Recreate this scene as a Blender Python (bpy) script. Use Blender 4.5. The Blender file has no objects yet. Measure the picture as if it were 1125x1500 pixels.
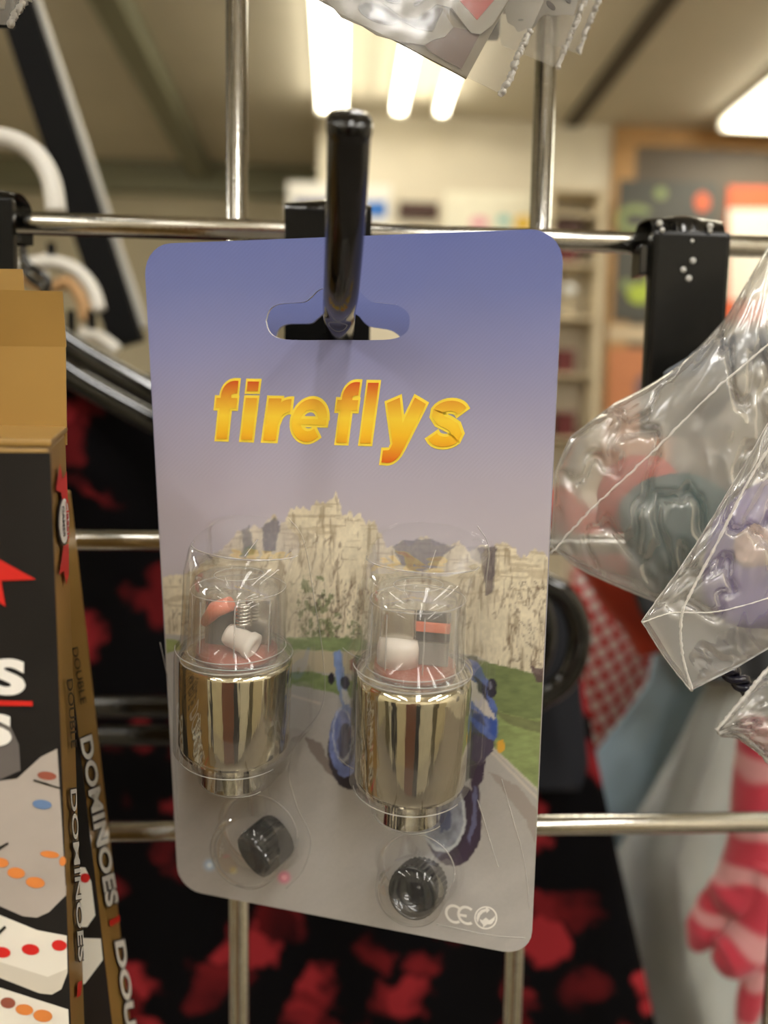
import bpy, bmesh, math, random
import numpy as np
from mathutils import Vector, Matrix
from mathutils.geometry import delaunay_2d_cdt
random.seed(7); rng = np.random.default_rng(7)
SC = bpy.context.scene; COL = SC.collection
PI = math.pi
# ------------------------------------------------------------------ camera
FPX, CX, CY = 1127.0, 562.5, 750.0
Z0 = 1.40                                   # height of the upper grid wire in view
RC = np.array([[0.998105, -0.01645, -0.059294], [0.010489, 0.994984, -0.099479], [0.060633, 0.098669, 0.993271]])
def g2w(v): return Vector((v[0], v[2], -v[1]))          # panel frame (right, down, forward) -> world
CAM = Vector((0.025514, -0.199295, Z0 - 0.049057))
r_, d_, f_ = g2w(RC[0]), g2w(RC[1]), g2w(RC[2])
cam = bpy.data.cameras.new('camera'); co = bpy.data.objects.new('camera', cam); COL.objects.link(co)
M = Matrix(((r_.x, -d_.x, -f_.x, CAM.x), (r_.y, -d_.y, -f_.y, CAM.y), (r_.z, -d_.z, -f_.z, CAM.z), (0, 0, 0, 1)))
co.matrix_world = M
cam.sensor_fit = 'HORIZONTAL'; cam.sensor_width = 36.0; cam.lens = FPX * 36.0 / 1125.0
cam.clip_start = 0.005; cam.clip_end = 50
cam.dof.use_dof = True; cam.dof.focus_distance = 0.142; cam.dof.aperture_fstop = 12.5
SC.camera = co
# ------------------------------------------------------------------ world and exposure (the room is lit by seen and added ceiling lights)
W = bpy.data.worlds.new('world'); SC.world = W; W.use_nodes = True
W.node_tree.nodes['Background'].inputs[0].default_value = (.9, .87, .8, 1)
W.node_tree.nodes['Background'].inputs[1].default_value = 0.05
SC.view_settings.view_transform = 'Standard'; SC.view_settings.look = 'None'
SC.view_settings.gamma = 1; SC.view_settings.use_curve_mapping = False
SC.view_settings.exposure = 0.38
LIGHT = 22.0                                 # tube radiance
SC.cycles.transparent_max_bounces = 32; SC.cycles.max_bounces = 10
SC.cycles.caustics_reflective = False; SC.cycles.caustics_refractive = False

# ------------------------------------------------------------------ pixel helpers (a pixel is a direction; depth comes from what it touches)
def ray(px, py):
    d = np.array([(px - CX) / FPX, (py - CY) / FPX, 1.0]); return g2w(RC.T @ d)
def P(px, py, Y):                            # point seen at a pixel on the plane y = Y
    d = ray(px, py); return CAM + d * ((Y - CAM.y) / d.y)
def PP(px, py, pl):                          # ... on any plane (point, normal)
    d = ray(px, py); return CAM + d * ((pl[0] - CAM).dot(pl[1]) / d.dot(pl[1]))
def PIX(p):
    v = p - CAM; z = v.dot(f_); return (CX + FPX * v.dot(r_) / z, CY + FPX * v.dot(d_) / z)

# ------------------------------------------------------------------ objects
ORG = {}
def tag(o, label, cat, group=None):
    o['label'] = label; o['category'] = cat
    if group: o['group'] = group
    return o
def thing(name, label, cat, loc, group=None):
    o = bpy.data.objects.new(name, None); COL.objects.link(o); o.location = loc
    o.empty_display_size = .01; ORG[o] = Vector(loc); return tag(o, label, cat, group)
def link(name, me, mat, parent=None, label=None):
    o = bpy.data.objects.new(name, me); COL.objects.link(o)
    if mat: me.materials.append(mat)
    if parent is not None:
        org = ORG[parent]; me.transform(Matrix.Translation(-org)); o.parent = parent; ORG[o] = org
    else: ORG[o] = Vector((0, 0, 0))
    if label: o['label'] = label
    return o
def structure(o): o['kind'] = 'structure'; return o
class MB:
    def __init__(s): s.v = []; s.f = []; s.sm = []
    def add(s, vs, fs, smooth=False):
        n = len(s.v); s.v += [Vector(v) for v in vs]
        for f in fs: s.f.append([n + i for i in f]); s.sm.append(smooth)
        return s
    def box(s, a, b):
        (x0, y0, z0), (x1, y1, z1) = a, b
        return s.hexa([Vector(q) for q in ((x0, y0, z0), (x1, y0, z0), (x1, y0, z1), (x0, y0, z1))],
                      [Vector(q) for q in ((x0, y1, z0), (x1, y1, z0), (x1, y1, z1), (x0, y1, z1))])
    def hexa(s, F, B):                       # front quad, back quad
        return s.add(list(F) + list(B), [(0, 1, 2, 3), (7, 6, 5, 4), (0, 4, 5, 1), (1, 5, 6, 2), (2, 6, 7, 3), (3, 7, 4, 0)])
    def rbox(s, o, ex, ey, ez, bev=0.0):     # box from a corner and three edge vectors, bevelled
        o, ex, ey, ez = map(Vector, (o, ex, ey, ez))
        if bev <= 0: return s.hexa([o, o + ex, o + ex + ez, o + ez], [o + ey, o + ex + ey, o + ex + ez + ey, o + ez + ey])
        bm = bmesh.new(); bmesh.ops.create_cube(bm, size=1)
        L = [ex.length, ey.length, ez.length]
        for v in bm.verts: v.co = Vector(((v.co.x + .5) * L[0], (v.co.y + .5) * L[1], (v.co.z + .5) * L[2]))
        bmesh.ops.bevel(bm, geom=bm.edges[:], offset=bev, segments=2, affect='EDGES', profile=.6)
        bm.verts.index_update(); X, Y, Z = ex.normalized(), ey.normalized(), ez.normalized()
        s.add([o + X * v.co.x + Y * v.co.y + Z * v.co.z for v in bm.verts], [[v.index for v in f.verts] for f in bm.faces]); bm.free(); return s
    def tube(s, path, rad, n=10, cap=True, flat=1.0, up=None):
        path = [Vector(p) for p in path]; m = len(path)
        rad = [rad] * m if not hasattr(rad, '__len__') else rad
        vs = []; prev = up
        for i, p in enumerate(path):
            t = (path[min(i + 1, m - 1)] - path[max(i - 1, 0)]).normalized()
            if prev is None: prev = Vector((0, 0, 1)) if abs(t.z) < .9 else Vector((1, 0, 0))
            a = (prev - t * prev.dot(t)).normalized(); b = t.cross(a); prev = a
            vs += [p + (a * math.cos(2 * PI * k / n) + b * math.sin(2 * PI * k / n) * flat) * rad[i] for k in range(n)]
        fs = [(i * n + k, i * n + (k + 1) % n, (i + 1) * n + (k + 1) % n, (i + 1) * n + k) for i in range(m - 1) for k in range(n)]
        s.add(vs, fs, True)
        if cap:
            b0 = len(s.v) - len(vs)
            s.f.append([b0 + k for k in range(n)][::-1]); s.sm.append(False)
            s.f.append([b0 + (m - 1) * n + k for k in range(n)]); s.sm.append(False)
        return s
    def lathe(s, prof, o, ax, n=40, ref=None, ripple=None, smooth=True):   # prof: (radius, distance along ax)
        o = Vector(o); ax = Vector(ax).normalized()
        a = Vector(ref) if ref else (Vector((0, 0, 1)) if abs(ax.z) < .9 else Vector((1, 0, 0)))
        a = (a - ax * a.dot(ax)).normalized(); b = ax.cross(a)
        vs = []
        for (r, t) in prof:
            for k in range(n):
                q = r * (1 + (ripple * (k % 2) if ripple else 0))
                vs.append(o + ax * t + (a * math.cos(2 * PI * k / n) + b * math.sin(2 * PI * k / n)) * q)
        m = len(prof)
        return s.add(vs, [(i * n + k, i * n + (k + 1) % n, (i + 1) * n + (k + 1) % n, (i + 1) * n + k) for i in range(m - 1) for k in range(n)], smooth)
    def grid(s, pts, smooth=True):           # pts[r][c]
        R, C = len(pts), len(pts[0])
        return s.add([p for row in pts for p in row], [(i * C + j, i * C + j + 1, (i + 1) * C + j + 1, (i + 1) * C + j) for i in range(R - 1) for j in range(C - 1)], smooth)
    def prism(s, poly, n, th):               # polygon (3-D points) pushed along -n by th
        k = len(poly); poly = [Vector(p) for p in poly]; B = [p - n * th for p in poly]
        return s.add(poly + B, [list(range(k)), list(range(2 * k - 1, k - 1, -1))] + [(i, i + k, (i + 1) % k + k, (i + 1) % k) for i in range(k)])
    def mesh(s, name, recalc=True):
        me = bpy.data.meshes.new(name); me.from_pydata([tuple(v) for v in s.v], [], s.f); me.update()
        me.polygons.foreach_set('use_smooth', s.sm)
        if recalc:
            bm = bmesh.new(); bm.from_mesh(me); bmesh.ops.recalc_face_normals(bm, faces=bm.faces[:]); bm.to_mesh(me); bm.free()
        return me
    def build(s, name, mat, parent=None, label=None): return link(name, s.mesh(name), mat, parent, label)
def bez(p, n=14):                            # smooth curve through points (Catmull-Rom)
    p = [Vector(q) for q in p]; q = [p[0] * 2 - p[1]] + p + [p[-1] * 2 - p[-2]]; out = []
    for i in range(1, len(q) - 2):
        for k in range(n):
            t = k / n; a, b, c, d = q[i - 1:i + 3]
            out.append(.5 * ((2 * b) + (c - a) * t + (2 * a - 5 * b + 4 * c - d) * t * t + (3 * b - a - 3 * c + d) * t ** 3))
    return out + [p[-1]]

# ------------------------------------------------------------------ materials
def lin(c, g=1.0):
    o = []
    for v in c[:3]:
        v = v / 255.0; o.append(min(1, g * (v / 12.92 if v <= .04045 else ((v + .055) / 1.055) ** 2.4)))
    return (*o, 1.0)
def mat(name, rgb, rough=.5, metal=0.0, coat=0.0, noise=0.0, scale=40.0, bump=0.0, bscale=None, sheen=0.0, emit=None, stretch=None):
    m = bpy.data.materials.new(name); m.use_nodes = True; N = m.node_tree.nodes; L = m.node_tree.links
    b = N['Principled BSDF']; c = lin(rgb)
    b.inputs['Base Color'].default_value = c; b.inputs['Roughness'].default_value = rough; b.inputs['Metallic'].default_value = metal
    b.inputs['Coat Weight'].default_value = coat; b.inputs['Coat Roughness'].default_value = .08
    if sheen: b.inputs['Sheen Weight'].default_value = sheen
    if emit: b.inputs['Emission Color'].default_value = c; b.inputs['Emission Strength'].default_value = emit
    tc = N.new('ShaderNodeTexCoord'); src = tc.outputs['Object']
    if stretch:
        mp = N.new('ShaderNodeMapping'); mp.inputs['Scale'].default_value = stretch; L.new(src, mp.inputs[0]); src = mp.outputs[0]
    t = N.new('ShaderNodeTexNoise'); t.inputs['Scale'].default_value = scale; t.inputs['Detail'].default_value = 4; L.new(src, t.inputs['Vector'])
    if noise:
        r = N.new('ShaderNodeValToRGB'); r.color_ramp.elements[0].position = .3; r.color_ramp.elements[1].position = .7
        r.color_ramp.elements[0].color = (*[v * (1 - noise) for v in c[:3]], 1); r.color_ramp.elements[1].color = (*[min(1, v * (1 + noise)) for v in c[:3]], 1)
        L.new(t.outputs['Fac'], r.inputs[0]); L.new(r.outputs[0], b.inputs['Base Color'])
    if bump:
        t2 = N.new('ShaderNodeTexNoise'); t2.inputs['Scale'].default_value = bscale or scale; t2.inputs['Detail'].default_value = 3; L.new(src, t2.inputs['Vector'])
        bp = N.new('ShaderNodeBump'); bp.inputs['Strength'].default_value = bump; bp.inputs['Distance'].default_value = .001
        L.new(t2.outputs['Fac'], bp.inputs['Height']); L.new(bp.outputs[0], b.inputs['Normal'])
    return m
def film(name, milk=.1, gloss=.12, tint=(255, 255, 255), rough=.05, fres=1.0, bump=0.0, bscale=300):
    m = bpy.data.materials.new(name); m.use_nodes = True; N = m.node_tree.nodes; L = m.node_tree.links; N.clear()
    out = N.new('ShaderNodeOutputMaterial'); tr = N.new('ShaderNodeBsdfTransparent'); gl = N.new('ShaderNodeBsdfGlossy'); df = N.new('ShaderNodeBsdfDiffuse'); tl = N.new('ShaderNodeBsdfTranslucent'); tl.inputs[0].default_value = lin((240, 236, 230)); md = N.new('ShaderNodeMixShader'); md.inputs[0].default_value = .35
    gl.inputs['Roughness'].default_value = rough; tr.inputs[0].default_value = lin(tint); df.inputs[0].default_value = lin((242, 239, 232))
    fr = N.new('ShaderNodeFresnel'); fr.inputs[0].default_value = 1.45
    mu = N.new('ShaderNodeMath'); mu.operation = 'MULTIPLY_ADD'; mu.inputs[1].default_value = fres; mu.inputs[2].default_value = gloss; mu.use_clamp = True
    L.new(fr.outputs[0], mu.inputs[0])
    m1 = N.new('ShaderNodeMixShader'); m1.inputs[0].default_value = milk; L.new(tr.outputs[0], m1.inputs[1]); L.new(df.outputs[0], md.inputs[1]); L.new(tl.outputs[0], md.inputs[2]); L.new(md.outputs[0], m1.inputs[2])
    m2 = N.new('ShaderNodeMixShader'); L.new(mu.outputs[0], m2.inputs[0]); L.new(m1.outputs[0], m2.inputs[1]); L.new(gl.outputs[0], m2.inputs[2]); L.new(m2.outputs[0], out.inputs[0])
    if bump:
        tc = N.new('ShaderNodeTexCoord'); t = N.new('ShaderNodeTexNoise'); t.inputs['Scale'].default_value = bscale; L.new(tc.outputs['Object'], t.inputs['Vector'])
        bp = N.new('ShaderNodeBump'); bp.inputs['Strength'].default_value = bump; bp.inputs['Distance'].default_value = .001; L.new(t.outputs['Fac'], bp.inputs['Height'])
        L.new(bp.outputs[0], gl.inputs['Normal']); L.new(bp.outputs[0], fr.inputs['Normal'])
    return m
def ramp_mat(name, stops, axis, lo, hi, rough=.4, coat=0.0):   # colour along an object axis
    m = mat(name, stops[0][1], rough, coat=coat); N = m.node_tree.nodes; L = m.node_tree.links
    tc = N.new('ShaderNodeTexCoord'); sx = N.new('ShaderNodeVectorMath'); sx.operation = 'DOT_PRODUCT'; sx.inputs[1].default_value = axis
    mr = N.new('ShaderNodeMapRange'); mr.inputs[1].default_value = lo; mr.inputs[2].default_value = hi
    r = N.new('ShaderNodeValToRGB'); e = r.color_ramp.elements
    while len(e) < len(stops): e.new(.5)
    for i, (p, c) in enumerate(stops): e[i].position = p; e[i].color = lin(c)
    L.new(tc.outputs['Object'], sx.inputs[0]); L.new(sx.outputs['Value'], mr.inputs[0]); L.new(mr.outputs[0], r.inputs[0]); L.new(r.outputs[0], N['Principled BSDF'].inputs['Base Color'])
    return m
CHROME = mat('chrome wire', (205, 203, 196), .16, 1.0, noise=.06, scale=300, bump=.05, bscale=900)
BLACKGLOSS = mat('gloss black paint', (8, 8, 9), .14, coat=.2)
BLACKPLATE = mat('black bracket paint', (9, 9, 9), .25); BLACKPLATE.node_tree.nodes['Principled BSDF'].inputs['Specular IOR Level'].default_value = .18
BLACKPLASTIC = mat('black plastic', (14, 14, 15), .25, noise=.2, scale=200)
BLACKMATT = mat('dull black metal', (7, 7, 8), .7); BLACKMATT.node_tree.nodes['Principled BSDF'].inputs['Specular IOR Level'].default_value = .15
WHITEPLASTIC = mat('white hanger plastic', (228, 225, 216), .3, noise=.03)
WHITECARD = mat('white card edge', (225, 222, 218), .6)
PRINTWHITE = mat('white print', (238, 234, 226), .4)
PRINTRED = mat('red print', (205, 42, 34), .4)
PRINTBLACK = mat('black print', (30, 26, 20), .4)
GOLD = mat('gold card', (154, 121, 64), .33, noise=.1, scale=25, bump=.15, bscale=60)
FILM = film('clear bag film', .07, .03, rough=.1, fres=.8, bump=.25, bscale=120)
BLISTER = film('clear blister', .035, .012, rough=.06, fres=.26, bump=.10, bscale=160)
GLINT = film('moulded ridge glint', .38, .12, rough=.12, fres=.5)  # milky white film; highlights on the moulded edges are put into its colour
FAINT = film('faint moulded ridge glint', .30, .04, rough=.2, fres=.05)  # weaker milky film; faint edge highlights put into its colour
CLEARCAP = film('clear lens plastic', .075, .015, rough=.06, fres=.32)
SEAM = film('welded film edge', .75, .06, rough=.25, fres=.1)

# ------------------------------------------------------------------ noise for printed artwork and crumples
def vnoise(x, y, seed=0):
    x = np.asarray(x, float); y = np.asarray(y, float); xi = np.floor(x).astype(np.int64); yi = np.floor(y).astype(np.int64)
    fx = x - xi; fy = y - yi; fx = fx * fx * (3 - 2 * fx); fy = fy * fy * (3 - 2 * fy)
    def h(a, b):
        n = (a * 374761393 + b * 668265263 + seed * 974634599) & 0x7fffffff
        n = ((n ^ (n >> 13)) * 1274126177) & 0x7fffffff
        return ((n ^ (n >> 16)) & 0xffff) / 65535.0
    return (h(xi, yi) * (1 - fx) + h(xi + 1, yi) * fx) * (1 - fy) + (h(xi, yi + 1) * (1 - fx) + h(xi + 1, yi + 1) * fx) * fy
def fbm(x, y, seed=0, o=4):
    s = 0; a = .5
    for k in range(o): s = s + a * vnoise(x * 2 ** k, y * 2 ** k, seed + k * 17); a *= .5
    return s / (1 - .5 ** o)
def inpoly(x, y, poly):
    r = np.zeros(np.shape(x), bool); n = len(poly)
    for i in range(n):
        (x0, y0), (x1, y1) = poly[i], poly[(i + 1) % n]
        if y0 == y1: continue
        c = ((y0 > y) != (y1 > y)) & (x < (x1 - x0) * (y - y0) / (y1 - y0) + x0); r ^= c
    return r

# ================================================================== the room
def wall(name, a, b, m): return structure(MB().box(a, b).build(name, m))
CEILM = mat('ceiling board', (205, 197, 178), .8, noise=.05, scale=3)
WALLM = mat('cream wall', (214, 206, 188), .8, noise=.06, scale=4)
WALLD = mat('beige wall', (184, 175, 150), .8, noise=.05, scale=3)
FLOORM = mat('grey brown floor', (122, 113, 102), .5, noise=.15, scale=12)
XL, XR, YB, YF, H = -2.6, 3.0, -3.2, 3.5, 2.82
wall('floor', (XL - .1, YB - .1, -.1), (XR + .1, 4.4, 0), FLOORM)
wall('ceiling', (XL - .1, YB - .1, H), (XR + .1, 4.4, H + .1), CEILM)
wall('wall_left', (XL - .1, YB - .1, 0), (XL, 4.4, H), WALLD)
wall('wall_right', (XR, YB - .1, 0), (XR + .1, YF, H), WALLM)
wall('wall_back', (XL, YB - .1, 0), (XR, YB, H), WALLM)
xs = P(467, 240, YF).x
wall('wall_front', (xs, YF, 0), (XR + .1, 4.4, H), WALLM)          # the nearer part of the far wall
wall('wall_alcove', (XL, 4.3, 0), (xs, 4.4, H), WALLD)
BEAM = mat('grey green beam', (128, 128, 106), .6)
DARKTRIM = mat('dark ceiling strip', (78, 70, 56), .7)
def along(pxa, pya, zc): d = ray(pxa, pya); return CAM + d * ((zc - CAM.z) / d.z)
b1 = along(286, 246, H - .09)
structure(MB().box((b1.x - .05, YB, H - .1), (b1.x + .05, 4.3, H)).build('trim_1', BEAM))
b2 = along(838, 186, H - .02)
structure(MB().box((b2.x - .035, YB, H - .02), (b2.x + .035, YF, H)).build('trim_2', DARKTRIM))
structure(MB().box((XL, 4.22, H - .16), (xs, 4.3, H)).build('trim_3', BEAM))
DOORM = mat('brown door wood', (104, 66, 38), .45, noise=.2, scale=6, stretch=(6, 6, .6))
dr = structure(MB().box((-.42, YB, 0), (.42, YB + .05, 2.05)).build('added_door_1', DOORM))  # unseen door, added for a brown stripe in the chrome
for z in (.2, 1.15): MB().rbox((-.3, YB + .05, z), (.6, 0, 0), (0, .02, 0), (0, 0, .75), .01).build('door_panel', DOORM, dr)
MB().lathe([(0, 0), (.012, 0), (.012, .04), (.028, .05), (.028, .075), (0, .085)], (.36, YB + .05, 1.0), (0, 1, 0), 16).build('door_handle', CHROME, dr)
TUBE = mat('lit fluorescent tube', (255, 252, 247), .4, emit=LIGHT)
DIFF = mat('lit frosted diffuser', (255, 248, 226), .4, emit=LIGHT * .36)
FIXM = mat('white fitting enamel', (225, 222, 210), .4)
def batten(x, y0, y1, w, label, group=None, t=None):
    t = t or DIFF
    r = thing('ceiling_light', label, 'ceiling light', (x, (y0 + y1) / 2, H), group)
    MB().box((x - w * .5, y0, H - .03), (x + w * .5, y1, H)).build('fitting', FIXM, r)
    MB().rbox((x - w * .46, y0 + .02, H - .07), (w * .92, 0, 0), (0, y1 - y0 - .04, 0), (0, 0, .04), .012).build('diffuser', t, r)
    for y in (y0, y1 - .02): MB().box((x - w * .5, y, H - .075), (x + w * .5, y + .02, H - .03)).build('end_cap', FIXM, r)
    return r
e1 = along(486, 163, H - .06); e2 = along(584, 166, H - .06); e3 = along(646, 168, H - .06)
batten(e1.x, 1.55, e1.y, .125, 'wide lit ceiling light leftmost of three in the row towards the cream wall')
batten(e2.x, 1.55, e2.y, .06, 'slim lit ceiling light in the middle of three running to the cream wall')
batten(e3.x, 1.55, e3.y, .05, 'narrowest lit ceiling light, rightmost of three running to the cream wall')
e4 = along(1052, 188, H - .06)
batten(e4.x + .3, 1.9, e4.y, .6, 'broad lit ceiling panel above the framed notice board')
for x in (-1.7, -.75, 0.2, 1.15, 2.1):                            # unseen lights behind the viewer, added to brighten the card front
    batten(x, -2.7, -.7, .15, 'unseen lit ceiling light added behind the viewer to brighten the card front', 'added ceiling lights facing the gridwall', TUBE)

batten(-1.95, .6, 2.6, .15, 'unseen lit ceiling light added along the left wall to brighten the ceiling', None, TUBE)  # unseen light, added to brighten the left part of the ceiling
# unseen cabinets behind the viewer, made up to stripe the chrome reflections
CABM = {k: mat(k + ' cabinet', c, .5, noise=.1, scale=8) for k, c in dict(cream=(226, 216, 188), brown=(128, 74, 44), black=(20, 20, 20), olive=(96, 88, 56), white=(235, 232, 222)).items()}
xc = -2.0
for k, w, lab in (('olive', .34, 'unseen olive cabinet added for the chrome reflections, at the end of the row'), ('white', .16, 'narrow unseen white cabinet beside the olive one, added for the chrome reflections'), ('black', .12, 'slim unseen black cabinet next to the narrow white one, added for the chrome reflections'), ('cream', .34, 'wide unseen cream cabinet after the first black one, added for the chrome reflections'), ('brown', .26, 'unseen brown cabinet added for the brown stripe in the chrome'), ('black', .1, 'slim unseen black cabinet beside the brown one, added for the chrome reflections'), ('white', .3, 'wide unseen white cabinet beside the slim black one, added for the chrome reflections'), ('olive', .2, 'narrow unseen olive cabinet added for the chrome reflections'), ('cream', .5, 'widest unseen cream cabinet at the far end, added for the chrome reflections')):
    w *= 1.7
    r = thing('reflection_cabinet', lab, 'cabinet', (xc + w / 2, -1.3, 0))
    MB().rbox((xc, -1.5, 0), (w - .004, 0, 0), (0, .3, 0), (0, 0, 1.45), .006).build('carcass', CABM[k], r)
    d = MB().rbox((xc + .01, -1.199, .08), (w - .024, 0, 0), (0, .018, 0), (0, 0, 1.3), .004).build('door', CABM[k], r)
    MB().rbox((xc + w - .04, -1.181, .8), (.012, 0, 0), (0, .02, 0), (0, 0, .1), .003).build('handle', CHROME, d)
    xc += w

# ------------------------------------------------------------------ far wall: notice board, posters, shelf
FRAMEM = mat('tan wood frame', (172, 132, 82), .5, noise=.15, scale=20)
def slab(px0, py0, px1, py1, Y, th): # upright slab on a wall, front at Y
    a = P(px0, py1, Y); b = P(px1, py0, Y); return (a.x, Y, a.z), (b.x, Y + th, b.z)
def onwall(name, label, cat, rect, m, Y=YF - .02, patches=(), grp=None, back=None):
    (x0, y0, z0), (x1, y1, z1) = slab(*rect, Y, YF - Y)
    r = thing(name, label, cat, ((x0 + x1) / 2, YF, z0), grp)
    MB().rbox((x0, Y, z0), (x1 - x0, 0, 0), (0, (back or YF) - Y - .001, 0), (0, 0, z1 - z0), .0005).build('sheet', m, r)
    for nm, poly, pm in patches:
        MB().prism([P(a, b, Y - .003) for a, b in poly], Vector((0, -1, 0)), .0025).build(nm, pm, r)
    return r
def ell(cx, cy, rx, ry, n=24, a0=0, rot=0):
    c, s = math.cos(rot), math.sin(rot)
    return [(cx + rx * math.cos(a0 + 2 * PI * k / n) * c - ry * math.sin(a0 + 2 * PI * k / n) * s, cy + rx * math.cos(a0 + 2 * PI * k / n) * s + ry * math.sin(a0 + 2 * PI * k / n) * c) for k in range(n)]
def ring(cx, cy, rx, ry, w, n=24, a=0.3, b=5.6):
    o = [(cx + rx * math.cos(t), cy + ry * math.sin(t)) for t in np.linspace(a, b, n)]; i = [(cx + (rx - w) * math.cos(t), cy + (ry - w) * math.sin(t)) for t in np.linspace(b, a, n)]; return o + i
def flat(name, rgb, rough=.6): return mat(name, rgb, rough, noise=.05, scale=15)
nb = thing('notice_board', 'framed dark notice board with tan wooden frame on cream wall', 'notice board', tuple(P(1010, 640, YF)))
(x0, _, z0), (x1, _, z1) = slab(900, 236, 1420, 860, YF, .01)
MB().box((x0, YF - .02, z0), (x1, YF - .001, z1)).build('board', flat('dark board', (86, 76, 64)), nb)
(X0, _, Zb), (X1, _, Z1) = slab(868, 209, 1450, 890, YF, .01)
for a, b in (((X0, YF - .027, z1), (X1, YF - .001, Z1)), ((X0, YF - .027, Zb), (X1, YF - .001, z0)), ((X0, YF - .027, z0), (x0, YF - .001, z1)), ((x1, YF - .027, z0), (X1, YF - .001, z1))):
    MB().rbox(a, (b[0] - a[0], 0, 0), (0, b[1] - a[1], 0), (0, 0, b[2] - a[2]), .006).build('frame_rail', FRAMEM, nb)
G1, G2, OR_ = flat('green print', (132, 146, 96)), flat('lime print', (160, 178, 62)), flat('orange print', (206, 92, 52))
PB = YF - .031
def poster(name, label, rect, m, patches): return onwall(name, label, 'poster', rect, m, PB, patches, None, YF - .027)
poster('poster', 'dark grey poster with green rings pinned to the notice board', (898, 268, 1052, 470), flat('dark poster', (66, 66, 62)),
       [('print', ring(931, 322, 29, 22, 11), G1), ('print', ell(968, 283, 9, 9), G1), ('print', ell(1029, 296, 11, 14), OR_), ('print', ell(937, 430, 18, 15), G2), ('print', ell(956, 410, 9, 12), G2), ('print', ell(918, 418, 8, 9), G1)])
poster('poster', 'orange poster with a white panel pinned to the notice board', (1056, 278, 1230, 470), OR_, [('print', [(1068, 306), (1215, 306), (1215, 440), (1068, 440)], flat('white panel', (222, 214, 200)))])
poster('poster', 'terracotta sheet pinned low on the notice board', (884, 512, 990, 700), flat('terracotta', (188, 122, 84)), [('print', ell(944, 570, 14, 22), flat('mauve', (122, 96, 104)))])
poster('poster', 'small pale strip of paper pinned above the terracotta sheet', (890, 478, 985, 500), flat('pale strip', (190, 172, 146)), [])
BL1, BL2 = flat('navy print', (40, 54, 128)), flat('bright blue print', (30, 104, 190))
onwall('sign', 'white sign with two blue panels on the cream wall', 'sign', (421, 271, 574, 345), flat('white sign', (226, 224, 218)), YF - .03,
       [('print', [(432, 292), (482, 292), (482, 312), (432, 312)], BL1), ('print', [(532, 294), (566, 294), (566, 318), (532, 318)], BL2)])
onwall('poster', 'white poster with faint yellow, pink and teal shapes on the cream wall', 'poster', (650, 284, 783, 400), flat('white poster', (236, 232, 214)), YF - .02,
       [('print', ell(766, 327, 13, 12), flat('yellow', (232, 196, 84))), ('print', ell(702, 325, 14, 8), flat('pink', (232, 170, 186))), ('print', ell(738, 322, 10, 7), flat('teal', (150, 208, 204)))])
# open shelf unit with small boxes beside the board
sh = thing('wall_shelf', 'cream open wall shelf between white poster and notice board', 'shelf', tuple(P(812, 860, YF)))
SHM = flat('cream shelf', (206, 192, 164))
shx0, shx1 = P(792, 400, YF).x, P(862, 400, YF).x
for py in (292, 325, 355, 395, 470, 550, 640, 740, 850):
    z = P(800, py, YF).z; MB().box((shx0, YF - .16, z - .012), (shx1, YF - .001, z)).build('shelf_board', SHM, sh)
for x in (shx0, shx1): MB().box((x - .01, YF - .16, P(800, 850, YF).z - .012), (x + .01, YF - .001, P(800, 288, YF).z)).build('side_panel', SHM, sh)
DR1, DR2 = flat('dark red box', (92, 26, 28)), flat('dark brown box', (62, 34, 28))
onwall('sign', 'small dark brown sign on the cream wall beside the blue and white sign', 'sign', (584, 297, 642, 318), DR2, YF - .02)
bx = [(832, 323, 40, 22, DR2, 'dark brown small box on the top shelf beside notice board'),
      (828, 393, 36, 26, DR1, 'dark red small box, second from top of the shelf by notice board'), (828, 547, 30, 34, DR1, 'dark red upright box on the middle shelf by notice board'),
      (830, 637, 28, 36, DR1, 'dark red tall box on the lower shelf by notice board')]
for cx, py, w, h, m, lab in bx:
    Y = YF - .14; a = P(cx - w / 2, py, Y); b = P(cx + w / 2, py - h, Y)
    zs = max(P(800, q, YF).z for q in (292, 325, 355, 395, 470, 550, 640, 740, 850) if P(800, q, YF).z <= a.z + .03)
    r = thing('box', lab, 'box', ((a.x + b.x) / 2, Y + .05, zs)); hh = b.z - a.z
    MB().rbox((a.x, Y, zs + .0005), (b.x - a.x, 0, 0), (0, .1, 0), (0, 0, hh), .004).build('carton', m, r)
    MB().rbox((a.x - .001, Y - .002, zs + hh * .8), (b.x - a.x + .002, 0, 0), (0, .104, 0), (0, 0, hh * .22), .003).build('lid', m, r)
gb = P(834, 425, YF - .12); zs = P(800, 470, YF).z
o = thing('light_spot_ball', 'small white ball on stand made up for a white spot of light on the shelf', 'light spot', (gb.x, gb.y, zs))  # made-up ball standing in for a white spot of light
MB().lathe([(.0001, -.03), (.02, -.022), (.029, -.008), (.03, 0), (.029, .008), (.02, .022), (.0001, .03)], (gb.x, gb.y, gb.z), (0, 0, 1), 20).build('ball', mat('white light spot', (232, 236, 238), .1), o)
MB().lathe([(.03, 0), (.03, .01), (.008, .02), (.008, gb.z - .028 - zs)], (gb.x, gb.y, zs), (0, 0, 1), 16).build('stand', SHM, o)

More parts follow.
